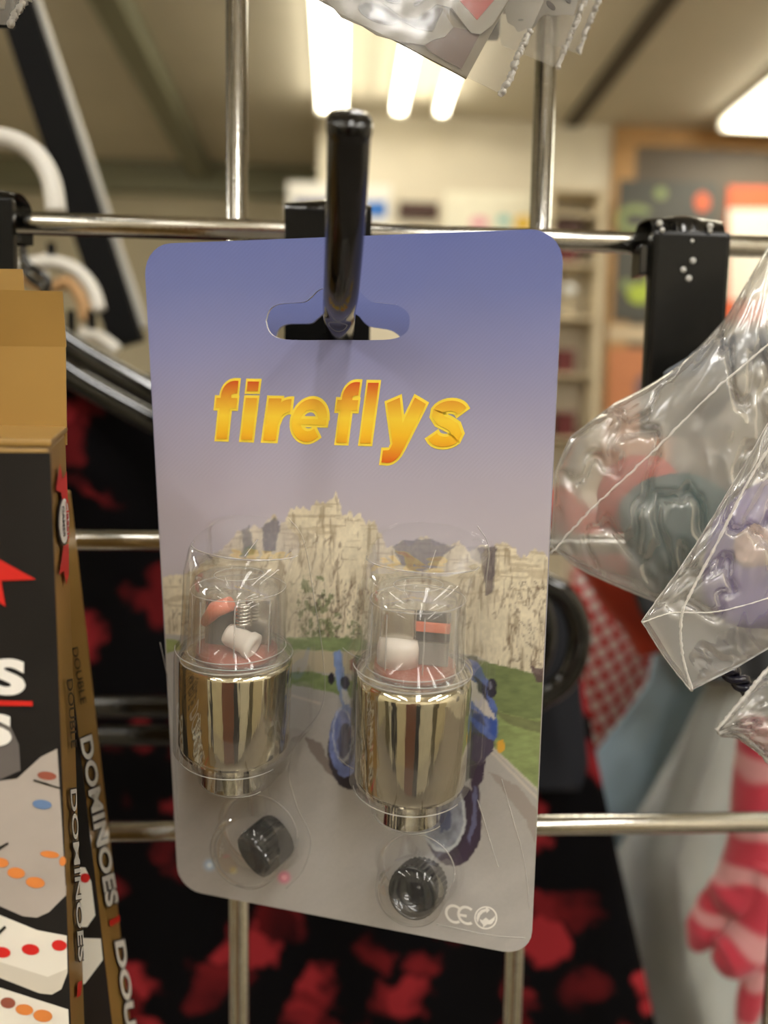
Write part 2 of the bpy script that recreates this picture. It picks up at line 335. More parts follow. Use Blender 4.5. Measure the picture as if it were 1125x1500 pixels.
# ================================================================== the gridwall panel
PITCH = .0762; WR = .0027
gw = thing('gridwall_panel', 'chrome wire gridwall panel that carries the hooks', 'wire grid', (0, 0, 0))
def wire(a, b): MB().tube([a, b], WR, 14).build('wire', CHROME, gw)
zt, zb_ = Z0 + 7 * PITCH, Z0 - 17 * PITCH
for i in range(-4, 5): wire((i * PITCH, 0, zb_), (i * PITCH, 0, zt))
for j in range(-17, 8): wire((-4 * PITCH - .01, -.005, Z0 + j * PITCH), (4 * PITCH + .01, -.005, Z0 + j * PITCH))
for x in (-4 * PITCH, 4 * PITCH):
    MB().rbox((x - .012, -.25, .0), (.024, 0, 0), (0, .31, 0), (0, 0, .03), .003).build('foot', BLACKMATT, gw)
    MB().rbox((x - .012, -.012, .03), (.024, 0, 0), (0, .024, 0), (0, 0, zb_ + .03 - .03), .002).build('foot_post', BLACKMATT, gw)

# ================================================================== the blister card
CW, CH = .080, .1415716
TL = Vector((-.012633, -.042096, Z0 - .012675)); TR = Vector((.063436, -.06685, Z0 - .013585)); BLc = Vector((-.010026, -.02891, Z0 - .153607))
EU = (TR - TL).normalized(); EV = (BLc - TL); EV = (EV - EU * EV.dot(EU)).normalized(); EN = EU.cross(EV); EN = EN if EN.dot(CAM - TL) > 0 else -EN
def C3(u, v, h=0.0): return TL + EU * u + EV * v + EN * h
def uv(px, py, h=0.0):
    q = PP(px, py, (TL + EN * h, EN)) - TL; return q.dot(EU), q.dot(EV)
def pc(px, py, h=0.0): return PP(px, py, (TL + EN * h, EN))
def rounded(w, h, r, n=7):
    o = []
    for cx, cy, a in ((r, r, PI), (w - r, r, 1.5 * PI), (w - r, h - r, 0), (r, h - r, .5 * PI)):
        for k in range(n + 1): t = a + .5 * PI * k / n; o.append((cx + r * math.cos(t), cy + r * math.sin(t)))
    return o
OUT = rounded(CW, CH, .0058)
hole_px = [(390, 470), (395, 455), (408, 446), (430, 444), (448, 442), (458, 434), (470, 424), (497, 418), (524, 424), (534, 434), (545, 442), (560, 444), (582, 447), (597, 457), (601, 470), (597, 485), (585, 494), (560, 498), (497, 498), (430, 498), (405, 494), (394, 484)]
HOLE = [uv(*p) for p in hole_px]
HOLE = [tuple(v)[:2] for v in bez([Vector((a, b, 0)) for a, b in HOLE + HOLE[:1]], 3)][:-1]
def cdt(outline, holes, interior=()):
    pts = [Vector(p) for p in outline]; ed = [(i, (i + 1) % len(outline)) for i in range(len(outline))]
    for h in holes:
        n = len(pts); pts += [Vector(p) for p in h]; ed += [(n + i, n + (i + 1) % len(h)) for i in range(len(h))]
    pts += [Vector(p) for p in interior]
    vs, _, fs, *_ = delaunay_2d_cdt(pts, ed, [], 0, 1e-9)
    V = np.array([(p.x, p.y) for p in vs]); F = np.array([list(f) for f in fs if len(f) == 3]); c = V[F].mean(1)
    keep = inpoly(c[:, 0], c[:, 1], outline)
    for h in holes: keep &= ~inpoly(c[:, 0], c[:, 1], h)
    return V, F[keep]
# --- printed picture, evaluated where each point of the card shows in the photograph
def S(c): return np.array(lin(c)[:3])
SKYL = [(712, 0)]
CLIFF = [(200, 862), (228, 860), (240, 846), (258, 843), (275, 840), (300, 826), (330, 800), (350, 776), (362, 776), (372, 768), (385, 772), (393, 760), (404, 756), (410, 770), (418, 764), (426, 746), (440, 742), (455, 745), (464, 733), (478, 735), (488, 726), (493, 722), (497, 728), (502, 754), (512, 748), (520, 757), (530, 752), (536, 766), (548, 761), (556, 780), (566, 800), (580, 798), (592, 792), (600, 800), (612, 790), (624, 786), (634, 796), (650, 798), (672, 794), (690, 806), (704, 800), (727, 799), (736, 796), (750, 800), (764, 814), (775, 811), (784, 802), (798, 812), (812, 824), (840, 830)]
def artwork(px, py):
    n = len(px); col = np.zeros((n, 3))
    ys = [330, 420, 520, 620, 700, 760, 900]; cs = np.array([S(c) for c in ((98, 110, 172), (112, 121, 176), (140, 142, 184), (165, 162, 188), (178, 172, 187), (184, 177, 187), (190, 183, 187))])
    for k in range(3): col[:, k] = np.interp(py + 6 * (fbm(px / 60, py / 60, 5) - .5), ys, cs[:, k])
    hatch = 1 + .035 * np.sin((px + py) * .9) * (py < 700); col *= hatch[:, None]
    def put(mask, c, a=1.0):
        a = np.broadcast_to(np.asarray(a, float), (n,))[mask][:, None]; c = np.asarray(c)
        cc = c[mask] if c.ndim == 2 else c; col[mask] = col[mask] * (1 - a) + cc * a
    wx = px + 5 * (fbm(px / 7, py / 7, 1) - .5); wy = py + 5 * (fbm(px / 6, py / 6, 2) - .5)
    top = np.interp(wx, [c[0] for c in CLIFF], [c[1] for c in CLIFF]) + 7 * (vnoise(px / 3.2, py * 0, 3) - .5)
    base = np.interp(px, [200, 270, 420, 540, 700, 720, 840], [925, 930, 937, 940, 960, 972, 998])
    cl = (py > top) & (py < base)
    f = fbm(px / 26, py / 60, 8); streak = fbm(px / 5, py / 34, 11); fine = fbm(px / 3, py / 5, 12)
    rock = S((224, 214, 188))[None] * (.72 + .42 * f)[:, None] * (.8 + .35 * fine)[:, None]
    put(cl, rock)
    put(cl & (streak > .60) & (py > top + 6), S((128, 108, 82)), np.clip((streak - .6) * 5, 0, .6))
    lay = fbm(px / 40, py / 4.5, 14); put(cl & (py < top + 70) & (lay > .6), S((150, 130, 98)), .45)
    # cracks running down the lower slopes
    cr = np.abs(fbm(px / 16 + py / 60, py / 55, 21) - .5); put(cl & (cr < .03) & (py > top + 50) & (f > .45), S((110, 86, 68)), np.clip((.03 - cr) * 30, 0, .7))
    cr2 = np.abs(fbm(px / 9 - py / 50, py / 30, 23) - .5); put(cl & (cr2 < .03) & (py > 850) & ((px > 745) | ((px > 455) & (px < 545))), S((92, 70, 58)), np.clip((.03 - cr2) * 30, 0, .7))
    for poly, c, a in (([(355, 776), (366, 770), (372, 800), (358, 805)], (70, 74, 80), .8), ([(384, 772), (404, 758), (412, 770), (404, 806), (388, 810)], (70, 68, 84), .85), ([(360, 800), (376, 796), (374, 812), (352, 815)], (92, 112, 78), .8),
                       ([(576, 800), (592, 792), (612, 790), (630, 788), (655, 798), (668, 800), (650, 812), (640, 832), (610, 838), (588, 826)], (84, 82, 98), .8),
                       ([(700, 802), (727, 799), (727, 822), (722, 868), (712, 872), (706, 822)], (78, 68, 84), .85), ([(686, 800), (708, 800), (712, 830), (690, 818)], (150, 146, 150), .6)):
        put(inpoly(wx, wy, poly), S(c), a * (.65 + .6 * fine).clip(0, 1))
    put(cl & inpoly(px, py, [(640, 840), (722, 850), (735, 880), (690, 890), (640, 880)]), S((160, 148, 128)), .5 * fine)
    veg = fbm(px / 6, py / 9, 31); put(inpoly(wx, wy, [(448, 830), (480, 850), (500, 900), (540, 920), (530, 940), (440, 935), (436, 880)]) & (veg > .56), S((96, 112, 66)), .75)
    put(inpoly(wx, wy, [(440, 860), (540, 880), (545, 935), (430, 935)]) & (vnoise(px / 3, py / 4, 35) > .78), S((70, 62, 52)), .7)
    # ground, road, grass
    g = py >= base; road = S((178, 174, 169))[None] * (.86 + .2 * fbm(px / 70 + py / 50, py / 120, 41))[:, None] * (.95 + .1 * fbm(px / 2.5, py / 2.5, 42))[:, None]
    put(g, road)
    gr = lambda c, s: S(c)[None] * (.65 + .7 * fbm(px / 14, py / 5, s))[:, None]
    put(inpoly(wx, wy, [(415, 934), (470, 932), (540, 936), (540, 952), (480, 954), (415, 950)]), gr((134, 150, 104), 44))
    put(inpoly(wx, wy, [(415, 951), (540, 953), (540, 986), (415, 984)]), S((196, 184, 152)), .8)
    put(inpoly(wx, wy, [(420, 984), (455, 984), (540, 1000), (520, 1024), (480, 1012), (420, 1000)]), gr((126, 144, 94), 45))
    put(inpoly(wx, wy, [(222, 935), (262, 936), (268, 950), (240, 958), (236, 1000), (222, 1010)]), gr((140, 150, 96), 46))
    put(inpoly(wx, wy, [(700, 965), (815, 994), (815, 1175), (790, 1160), (742, 1112), (700, 1075)]), gr((140, 154, 100), 47))
    put(inpoly(wx, wy, [(700, 965), (815, 994), (815, 1050), (770, 1052), (700, 1030)]), gr((112, 124, 82), 48), .8)
    put(inpoly(wx, wy, [(715, 1036), (760, 1050), (812, 1060), (812, 1078), (750, 1062)]), S((90, 80, 66)), .5)
    put(inpoly(wx, wy, [(776, 974), (812, 982), (812, 1000), (786, 998)]), S((84, 62, 70)), .85)
    for a, b in (((415, 1014), (470, 1030)), ((712, 1085), (815, 1182)), ((712, 1092), (815, 1196))):
        t = ((px - a[0]) * (b[0] - a[0]) + (py - a[1]) * (b[1] - a[1])) / ((b[0] - a[0]) ** 2 + (b[1] - a[1]) ** 2)
        dd = np.hypot(px - a[0] - t * (b[0] - a[0]), py - a[1] - t * (b[1] - a[1])); put((dd < 2) & (t > 0) & (t < 1), S((206, 198, 184)), .7)
    put(inpoly(wx, wy, [(448, 1078), (470, 1086), (490, 1130), (560, 1170), (600, 1190), (585, 1215), (540, 1170), (480, 1130), (455, 1100)]), S((112, 98, 92)), .75)
    put(inpoly(wx, wy, [(715, 1128), (760, 1150), (812, 1220), (812, 1300), (770, 1200)]), S((152, 140, 130)), .7)
    # the blue motorcycle
    E = lambda cx, cy, rx, ry: ((wx - cx) / rx) ** 2 + ((wy - cy) / ry) ** 2
    sw = fbm(px / 9, py / 12, 61)
    put(E(514, 1098, 33, 58) < 1, S((52, 46, 56)))
    put(E(507, 1085, 24, 52) < 1, S((118, 132, 186))[None] * (.5 + .9 * sw)[:, None]); put(E(508, 1090, 13, 32) < 1, S((72, 70, 84)), .8); put(np.abs(E(503, 1075, 14, 38) - 1) < .16, S((196, 202, 214)), .7)
    put(inpoly(wx, wy, [(520, 960), (700, 960), (720, 1080), (690, 1140), (620, 1170), (540, 1150), (515, 1060)]), S((74, 78, 70))[None] * (.5 + sw)[:, None])
    put(inpoly(wx, wy, [(489, 953), (500, 952), (506, 990), (514, 1040), (503, 1040), (494, 1000)]), S((128, 150, 196))[None] * (.7 + .6 * sw)[:, None])
    put(inpoly(wx, wy, [(501, 1008), (512, 1012), (514, 1030), (504, 1030)]), S((206, 206, 200)), .9)
    put(E(486, 993, 5, 8) < 1, S((40, 38, 52))); put(E(506, 999, 6, 10) < 1, S((48, 46, 76))); put(inpoly(wx, wy, [(512, 966), (522, 962), (522, 984), (514, 980)]), S((130, 60, 72)), .8)
    put(inpoly(wx, wy, [(682, 965), (700, 968), (716, 1000), (728, 1040), (730, 1078), (722, 1086), (700, 1068), (682, 1045)]), S((86, 106, 168))[None] * (.55 + .9 * sw)[:, None])
    put(inpoly(wx, wy, [(684, 994), (697, 1000), (727, 1052), (720, 1056), (700, 1036), (684, 1020)]), S((214, 206, 196)))
    put(inpoly(wx, wy, [(692, 985), (712, 1005), (716, 1030), (702, 1012)]), S((46, 44, 66))); put(inpoly(wx, wy, [(717, 1048), (728, 1056), (728, 1080), (716, 1070)]), S((60, 88, 164)))
    put(inpoly(wx, wy, [(688, 1034), (706, 1046), (712, 1064), (690, 1048)]), S((72, 76, 92)), .9); put(inpoly(wx, wy, [(694, 1074), (724, 1084), (722, 1100), (702, 1120), (690, 1110)]), S((74, 66, 88)))
    put(E(721, 1006, 7, 14) < 1, S((44, 42, 60))); put(E(719, 1003, 2, 6) < 1, S((140, 140, 160)), .8); put(E(734, 1092, 6, 10) < 1, S((222, 170, 66)))
    put(E(664, 1205, 42, 62) < 1, S((62, 52, 66))); put(inpoly(wx, wy, [(690, 1120), (712, 1112), (708, 1140), (702, 1150), (704, 1220), (680, 1262), (664, 1262), (690, 1210)]), S((66, 54, 72)))
    put(E(650, 1195, 33, 52) < 1, S((142, 146, 156))[None] * (.45 + 1.0 * sw)[:, None]); put(np.abs(E(650, 1195, 31, 50) - 1) < .12, S((198, 202, 202)), .7); put((E(648, 1198, 14, 22) < 1) & (sw > .45), S((74, 80, 112)), .8)
    put(inpoly(wx, wy, [(694, 1150), (699, 1152), (698, 1210), (688, 1236), (685, 1226), (692, 1200)]), S((112, 116, 150)), .7)
    d = np.hypot(px - 417, py - 1284); put(d < 13, S((226, 120, 148)), np.clip(1.25 - d / 10, 0, .95)); put(d < 4, S((244, 190, 200)), .8)
    d = np.hypot(px - 308, py - 1266); put(d < 13, S((176, 208, 236)), np.clip(1.2 - d / 10, 0, .9)); put(d < 4, S((236, 246, 252)), .9)
    d = np.hypot(px - 343, py - 1274); put(d < 8, S((224, 206, 140)), np.clip(1 - d / 8, 0, .7))
    return np.clip(col, 0, 1)
PRM = bpy.data.materials.new('card print'); PRM.use_nodes = True
_n = PRM.node_tree.nodes; _a = _n.new('ShaderNodeAttribute'); _a.attribute_name = 'print'
_b = _n['Principled BSDF']; _b.inputs['Roughness'].default_value = .38; _b.inputs['Coat Weight'].default_value = .12; _b.inputs['Coat Roughness'].default_value = .15
PRM.node_tree.links.new(_a.outputs['Color'], _b.inputs['Base Color'])
card = thing('blister_card', 'front card pack with yellow fireflys lettering and two clear blisters', 'blister pack', tuple(C3(CW / 2, CH)), 'valve light packs on the hook')
step = .00028
gx, gy = np.meshgrid(np.arange(step, CW - step / 2, step), np.arange(step, CH - step / 2, step)); gi = np.c_[gx.ravel(), gy.ravel()]
inset = (inpoly(gi[:, 0], gi[:, 1], OUT)) & ~inpoly(gi[:, 0], gi[:, 1], HOLE); gi = gi[inset]
V, F = cdt(OUT, [HOLE], gi.tolist())
me = bpy.data.meshes.new('printed_face')
me.from_pydata([tuple(C3(a, b, .0003)) for a, b in V], [], F.tolist()); me.update()
pp = np.array([PIX(C3(a, b)) for a, b in V]); cc = np.mean([artwork(pp[:, 0] + a, pp[:, 1] + b) for a, b in ((-.6, -.6), (.7, -.5), (-.5, .7), (.6, .6), (0, 0))], axis=0)
at = me.color_attributes.new('print', 'FLOAT_COLOR', 'POINT'); at.data.foreach_set('color', np.c_[cc, np.ones(len(cc))].astype(np.float32).ravel())
link('printed_face', me, PRM, card)
V2, F2 = cdt(OUT, [HOLE])
bd = MB(); bd.add([C3(a, b, -.0003) for a, b in V2], F2.tolist())
for lp in (OUT, HOLE):
    k = len(lp); bd.add([C3(a, b, .0003) for a, b in lp] + [C3(a, b, -.0003) for a, b in lp], [(i, (i + 1) % k, k + (i + 1) % k, k + i) for i in range(k)])
bd.build('backing_board', WHITECARD, card)

# --- lettering helpers
def text2d(s, offset=0.0, shear=0.0, space=1.0, sx=1.0):
    cu = bpy.data.curves.new('t', 'FONT'); cu.body = s; cu.offset = offset; cu.shear = shear; cu.space_character = space; cu.resolution_u = 5
    o = bpy.data.objects.new('t', cu); COL.objects.link(o); dg = bpy.context.evaluated_depsgraph_get(); dg.update()
    m = bpy.data.meshes.new_from_object(o.evaluated_get(dg)); V = np.array([v.co[:2] for v in m.vertices]); F = [list(p.vertices) for p in m.polygons]
    bpy.data.objects.remove(o); bpy.data.curves.remove(cu); bpy.data.meshes.remove(m); V[:, 0] *= sx; return V, F
def flatmesh(pts, F, name, m, parent, label=None):
    b = MB(); b.add(pts, F); me = b.mesh(name, False); return link(name, me, m, parent, label)
LETM = ramp_mat('orange yellow lettering', [(0, (222, 96, 24)), (.35, (250, 196, 40)), (.55, (252, 214, 60)), (1, (214, 84, 30))], tuple(-EV), 0, 1, .4)
LETY = mat('yellow lettering edge', (255, 226, 74), .4)
ua, va = uv(316, 640); ub, vb = uv(690, 640); _, vbase = uv(500, 648); _, vtop = uv(500, 560)
def arc(cx, cy, rx, ry, a0, a1, n=16): return [(cx + rx * math.cos(math.radians(t)), cy + ry * math.sin(math.radians(t))) for t in np.linspace(a0, a1, n)]
GL = {'f': [([(.34, 0), (.34, 1.0)] + arc(.60, 1.06, .26, .19, 180, 92, 9) + [(.70, 1.25)], .36, .30), ([(.02, .87), (.72, .87)], .24, .24)],
      'i': [([(.2, 0), (.2, 1)], .36, .36), ([(.2, 1.16), (.2, 1.39)], .36, .36)],
      'r': [([(.2, 0), (.2, 1)], .36, .36), ([(.24, .42)] + arc(.66, .42, .40, .42, 165, 88, 10), .30, .30)],
      'e': [(arc(.5, .5, .37, .38, -48, -354, 30), .25, .25), ([(.2, .47), (.98, .47)], .13, .13)],
      'l': [([(.2, 0), (.2, 1.39)], .36, .36)],
      'y': [([(.14, 1), (.50, .02)], .37, .34), ([(.92, 1), (.52, .02), (.44, -.16)] + arc(.22, -.10, .22, .19, -30, -100, 6) + [(.08, -.29)], .37, .28)],
      's': [(arc(.48, .72, .30, .18, 20, 180, 12) + [(.30, .58), (.50, .50), (.66, .42)] + arc(.48, .28, .30, .19, 0, -160, 12)[1:] , .23, .23)]}
LET = [('f', 314, 356), ('i', 350, 386), ('r', 382, 433), ('e', 425, 484), ('f', 490, 532), ('l', 525, 559), ('y', 556, 629), ('s', 623, 689)]   # pixel spans of each letter
SKEW = .20
def stroke(pl, w0, w1, ext):
    p = np.array(pl, float); t = np.gradient(p, axis=0); t /= np.linalg.norm(t, axis=1)[:, None] + 1e-9
    p[0] -= t[0] * ext; p[-1] += t[-1] * ext; nn = np.c_[-t[:, 1], t[:, 0]]; w = (np.linspace(w0, w1, len(p)) / 2 + ext)[:, None]
    n = len(p); return np.r_[p + nn * w, p - nn * w], [(i, i + 1, n + i + 1, n + i) for i in range(n - 1)]
vxh = vbase - uv(500, 585)[1]
def card_text(ext, h, name, m):
    pts, fc = [], []
    for ch, x0, x1 in LET:
        full = np.concatenate([stroke(*g, .065)[0] for g in GL[ch]]); fx = full[:, 0] + SKEW * full[:, 1]; lo, hi = fx.min(), fx.max()
        a, b = uv(x0, 615)[0], uv(x1, 615)[0]; k = (b - a) / (hi - lo)
        for q, g in enumerate(GL[ch]):
            V, F = stroke(*g, ext); n = len(pts)
            pts += [C3(a + (x + SKEW * y - lo) * k, vbase - y * vxh, h + .00001 * q) for x, y in V]; fc += [[n + i for i in f] for f in F]
    return flatmesh(pts, fc, name, m, card)
o1 = card_text(.065, .00036, 'lettering_outline', LETY); o2 = card_text(.0, .00046, 'lettering', LETM)
_z = [v.co.dot(-EV) for v in o2.data.vertices]
for nd in LETM.node_tree.nodes:
    if nd.type == 'MAP_RANGE': nd.inputs[1].default_value = min(_z) ; nd.inputs[2].default_value = max(_z)
def arcpoly(cx, cy, r0, r1, a0, a1, n=18):
    return [(cx + r1 * math.cos(t), cy + r1 * math.sin(t)) for t in np.linspace(a0, a1, n)], [(cx + r0 * math.cos(t), cy + r0 * math.sin(t)) for t in np.linspace(a0, a1, n)]
def strip(A, B, name, m, h, parent=None):
    b = MB(); n = len(A); b.add([pc(*p, 0) + EN * h for p in A] + [pc(*p, 0) + EN * h for p in B], [(i, i + 1, n + i + 1, n + i) for i in range(n - 1)]); return link(name, b.mesh(name, False), m, parent or card)
A, B = arcpoly(666, 1337, 10, 14, .9, 2 * PI - .9); strip([(x, y + (x - 666) * .2) for x, y in A], [(x, y + (x - 666) * .2) for x, y in B], 'ce_letter', PRINTWHITE, .0004)
A, B = arcpoly(684, 1339, 10, 14, .9, 2 * PI - .9); strip([(x, y + (x - 684) * .2) for x, y in A], [(x, y + (x - 684) * .2) for x, y in B], 'ce_letter', PRINTWHITE, .0004)
strip([(672, 1336), (684, 1338)], [(672, 1340), (684, 1342)], 'ce_bar', PRINTWHITE, .0004)
A, B = arcpoly(712, 1342.5, 14.6, 17, 0, 2 * PI, 40); strip(A, B, 'recycling_ring', PRINTWHITE, .0004)
def poly_card(pts, name, m, h): return link(name, MB().add([pc(*p) + EN * h for p in pts], [list(range(len(pts)))]).mesh(name, False), m, card)
poly_card([(712, 1342), (707, 1346), (703, 1344), (704, 1348), (708, 1353), (708, 1357), (714, 1352), (720, 1352), (725, 1346), (726, 1339), (722, 1343), (717, 1346)], 'recycling_arrow', PRINTWHITE, .0004)
poly_card([(700, 1350), (698, 1343), (700, 1336), (705, 1331), (712, 1329), (712, 1326), (718, 1331), (713, 1336), (713, 1333), (708, 1335), (704, 1339)], 'recycling_arrow', PRINTWHITE, .0004)

# ------------------------------------------------------------------ clear blisters, valve lights and their black adaptors
VCH = mat('mirror chrome', (220, 214, 190), .06, 1.0, noise=.03, scale=200, bump=.10, bscale=420, stretch=(1, 1, .02))
LEDM = mat('milky led', (226, 218, 206), .3); RUST = mat('red brown board', (140, 62, 40), .45); SALM = mat('salmon plastic', (214, 120, 92), .4); DARKP = mat('dark contact plate', (62, 58, 54), .35)
SILV = mat('silver contact', (206, 202, 192), .22, 1.0); CAPM = mat('black valve plastic', (9, 9, 10), .22, coat=.3); CAPF = mat('valve face reflection grey', (24, 25, 25), .2, coat=.3)  # face is lighter than the sleeve: its reflection is put into the colour
def light(px_axis, widths, lab, inner):
    # px_axis: (cap top, cap foot, body top, body shoulder, neck foot); widths: cap, body, neck as pixel spans
    h = .0088
    def hw(a): p, q = pc(a[0], a[2], h), pc(a[1], a[2], h); return (p - q).length / 2
    rc, rb, rn = [hw(w) for w in widths]; h = rb + .0009
    rc, rb, rn = [hw(w) for w in widths]
    T = pc(*px_axis[0], h); Bm = pc(*px_axis[-1], h); ax = (Bm - T).normalized(); s = [(pc(*p, h) - T).dot(ax) for p in px_axis]
    r = thing('valve_light', lab, 'valve light', tuple(Bm), 'chrome valve lights in the front pack')
    MB().lathe([(.0001, s[1] + .0006), (rc * .9, s[1] + .0006), (rb * .97, s[1] + .0008), (rb, s[2]), (rb, s[3] - .0022), (rb * .97, s[3] - .0008), (rn + .0012, s[3]), (rn, s[3] + .0005), (rn, s[4] - .0004), (rn * .9, s[4]), (.0001, s[4])], T, ax, 64).build('chrome_body', VCH, r)
    cap = MB().lathe([(.0001, 0), (rc * .55, .0002), (rc * .86, .0011), (rc * .97, .003), (rc, .006), (rc * 1.01, s[1] - .0012), (rb * .99, s[1] - .0008), (rb * .99, s[1] + .0005), (rc * .92, s[1] + .0005), (rc * .9, s[1] - .001), (rc * .88, .006), (rc * .8, .0028), (.0001, .0016)], T, ax, 64).build('clear_lens', CLEARCAP, r)
    side = EU; fr = EN
    def bead(rr, t, w, m=None, nm='lens_edge_glint'): MB().tube([T + ax * t + (EU * math.cos(a) + ax.cross(EU) * math.sin(a)) * rr for a in np.linspace(0, 2 * PI, 65)], w, 6).build(nm, m or GLINT, r)
    bead(rc * .97, .0030, .00010, FAINT); bead(rb * .99, s[1] + .0004, .00016); bead(rc * 1.02, s[1] - .0011, .00012, FAINT); bead(rc * .5, .0004, .0001, FAINT)  # thin white beads stand in for highlights on the lens edges
    for a in (2.05, 1.2, 2.75, .4): MB().tube([T + ax * t + (EU * math.cos(a) + EN * math.sin(a)) * rc * .93 for t in (.004, s[1] - .002)], .00012, 6).build('lens_rib', FAINT, r)
    def plate(u0, u1, t0, t1, d0, m, nm, dd=.0008):
        o = T + ax * t0 + side * u0 * rc + fr * d0 * rc; MB().rbox(o, side * (u1 - u0) * rc, -fr * dd, ax * (t1 - t0), .0002).build(nm, m, r)
    L = s[1]
    MB().lathe([(.0001, 0), (rc * .84, 0), (rc * .86, .0012), (.0001, .0012)], T + ax * (L - .0010), ax, 32).build('base_board', RUST, r)
    if inner == 'right':
        plate(-.72, .0, L * .30, L * .64, .18, SILV, 'contact_plate'); plate(.02, .72, L * .30, L * .42, .16, DARKP, 'contact_plate'); plate(.02, .72, L * .42, L * .53, .2, SALM, 'resistor', .0014); plate(.02, .72, L * .53, L * .64, .16, DARKP, 'contact_plate')
        MB().lathe([(.0001, 0), (.4 * rc, .0003), (.44 * rc, L * .1), (.44 * rc, L * .3), (.0001, L * .3)], T + ax * L * .63 - side * rc * .34 + fr * rc * .1, ax, 24).build('led', LEDM, r)
        plate(.04, .70, L * .66, L * .93, .12, mat('grey battery shell', (128, 126, 120), .4), 'battery')
    else:
        plate(-.7, -.06, L * .36, L * .92, .1, DARKP, 'contact_plate'); plate(.14, .72, L * .33, L * .9, -.05, SILV, 'contact_plate')
        o = T + ax * L * .38 - side * rc * .62 + fr * rc * .22
        MB().tube([o + ax * .004 - side * .0004, o + side * .002 + ax * .001, o + side * .0052 - ax * .0004], [.0009, .0016, .0014], 10).build('resistor', SALM, r)
        MB().tube([T + ax * (L * (.36 + .26 * k / 60)) + side * (.22 * rc + .0013 * math.cos(k * .62)) + fr * (.2 * rc + .0013 * math.sin(k * .62)) for k in range(61)], .0003, 6).build('spring', SILV, r)
        o = T + ax * L * .76 + side * .02 * rc + fr * rc * .28
        MB().lathe([(.0001, 0), (.0019, .0002), (.0022, .001), (.0022, .0045), (.0026, .005), (.0026, .0062), (.0012, .0064), (.0001, .005)], o - side * .0012 - ax * .0008, side + ax * .35 + fr * .1, 20).build('led', LEDM, r)
    return dict(T=T, ax=ax, s=s, rc=rc, rb=rb, rn=rn, h=h)
LR = light([(613, 853), (607, 978), (606, 1002), (601, 1146), (598, 1192)], [(541, 680, 920), (524, 686, 1060), (552, 645, 1170)], 'chrome valve light over the motorcycle picture, orange resistor inside clear lens', 'right')
LL = light([(350, 838), (347, 954), (347, 968), (344, 1096), (342, 1142)], [(285, 414, 890), (273, 420, 1030), (301, 385, 1120)], 'chrome valve light beside the plain road, spring and white led inside clear lens', 'left')
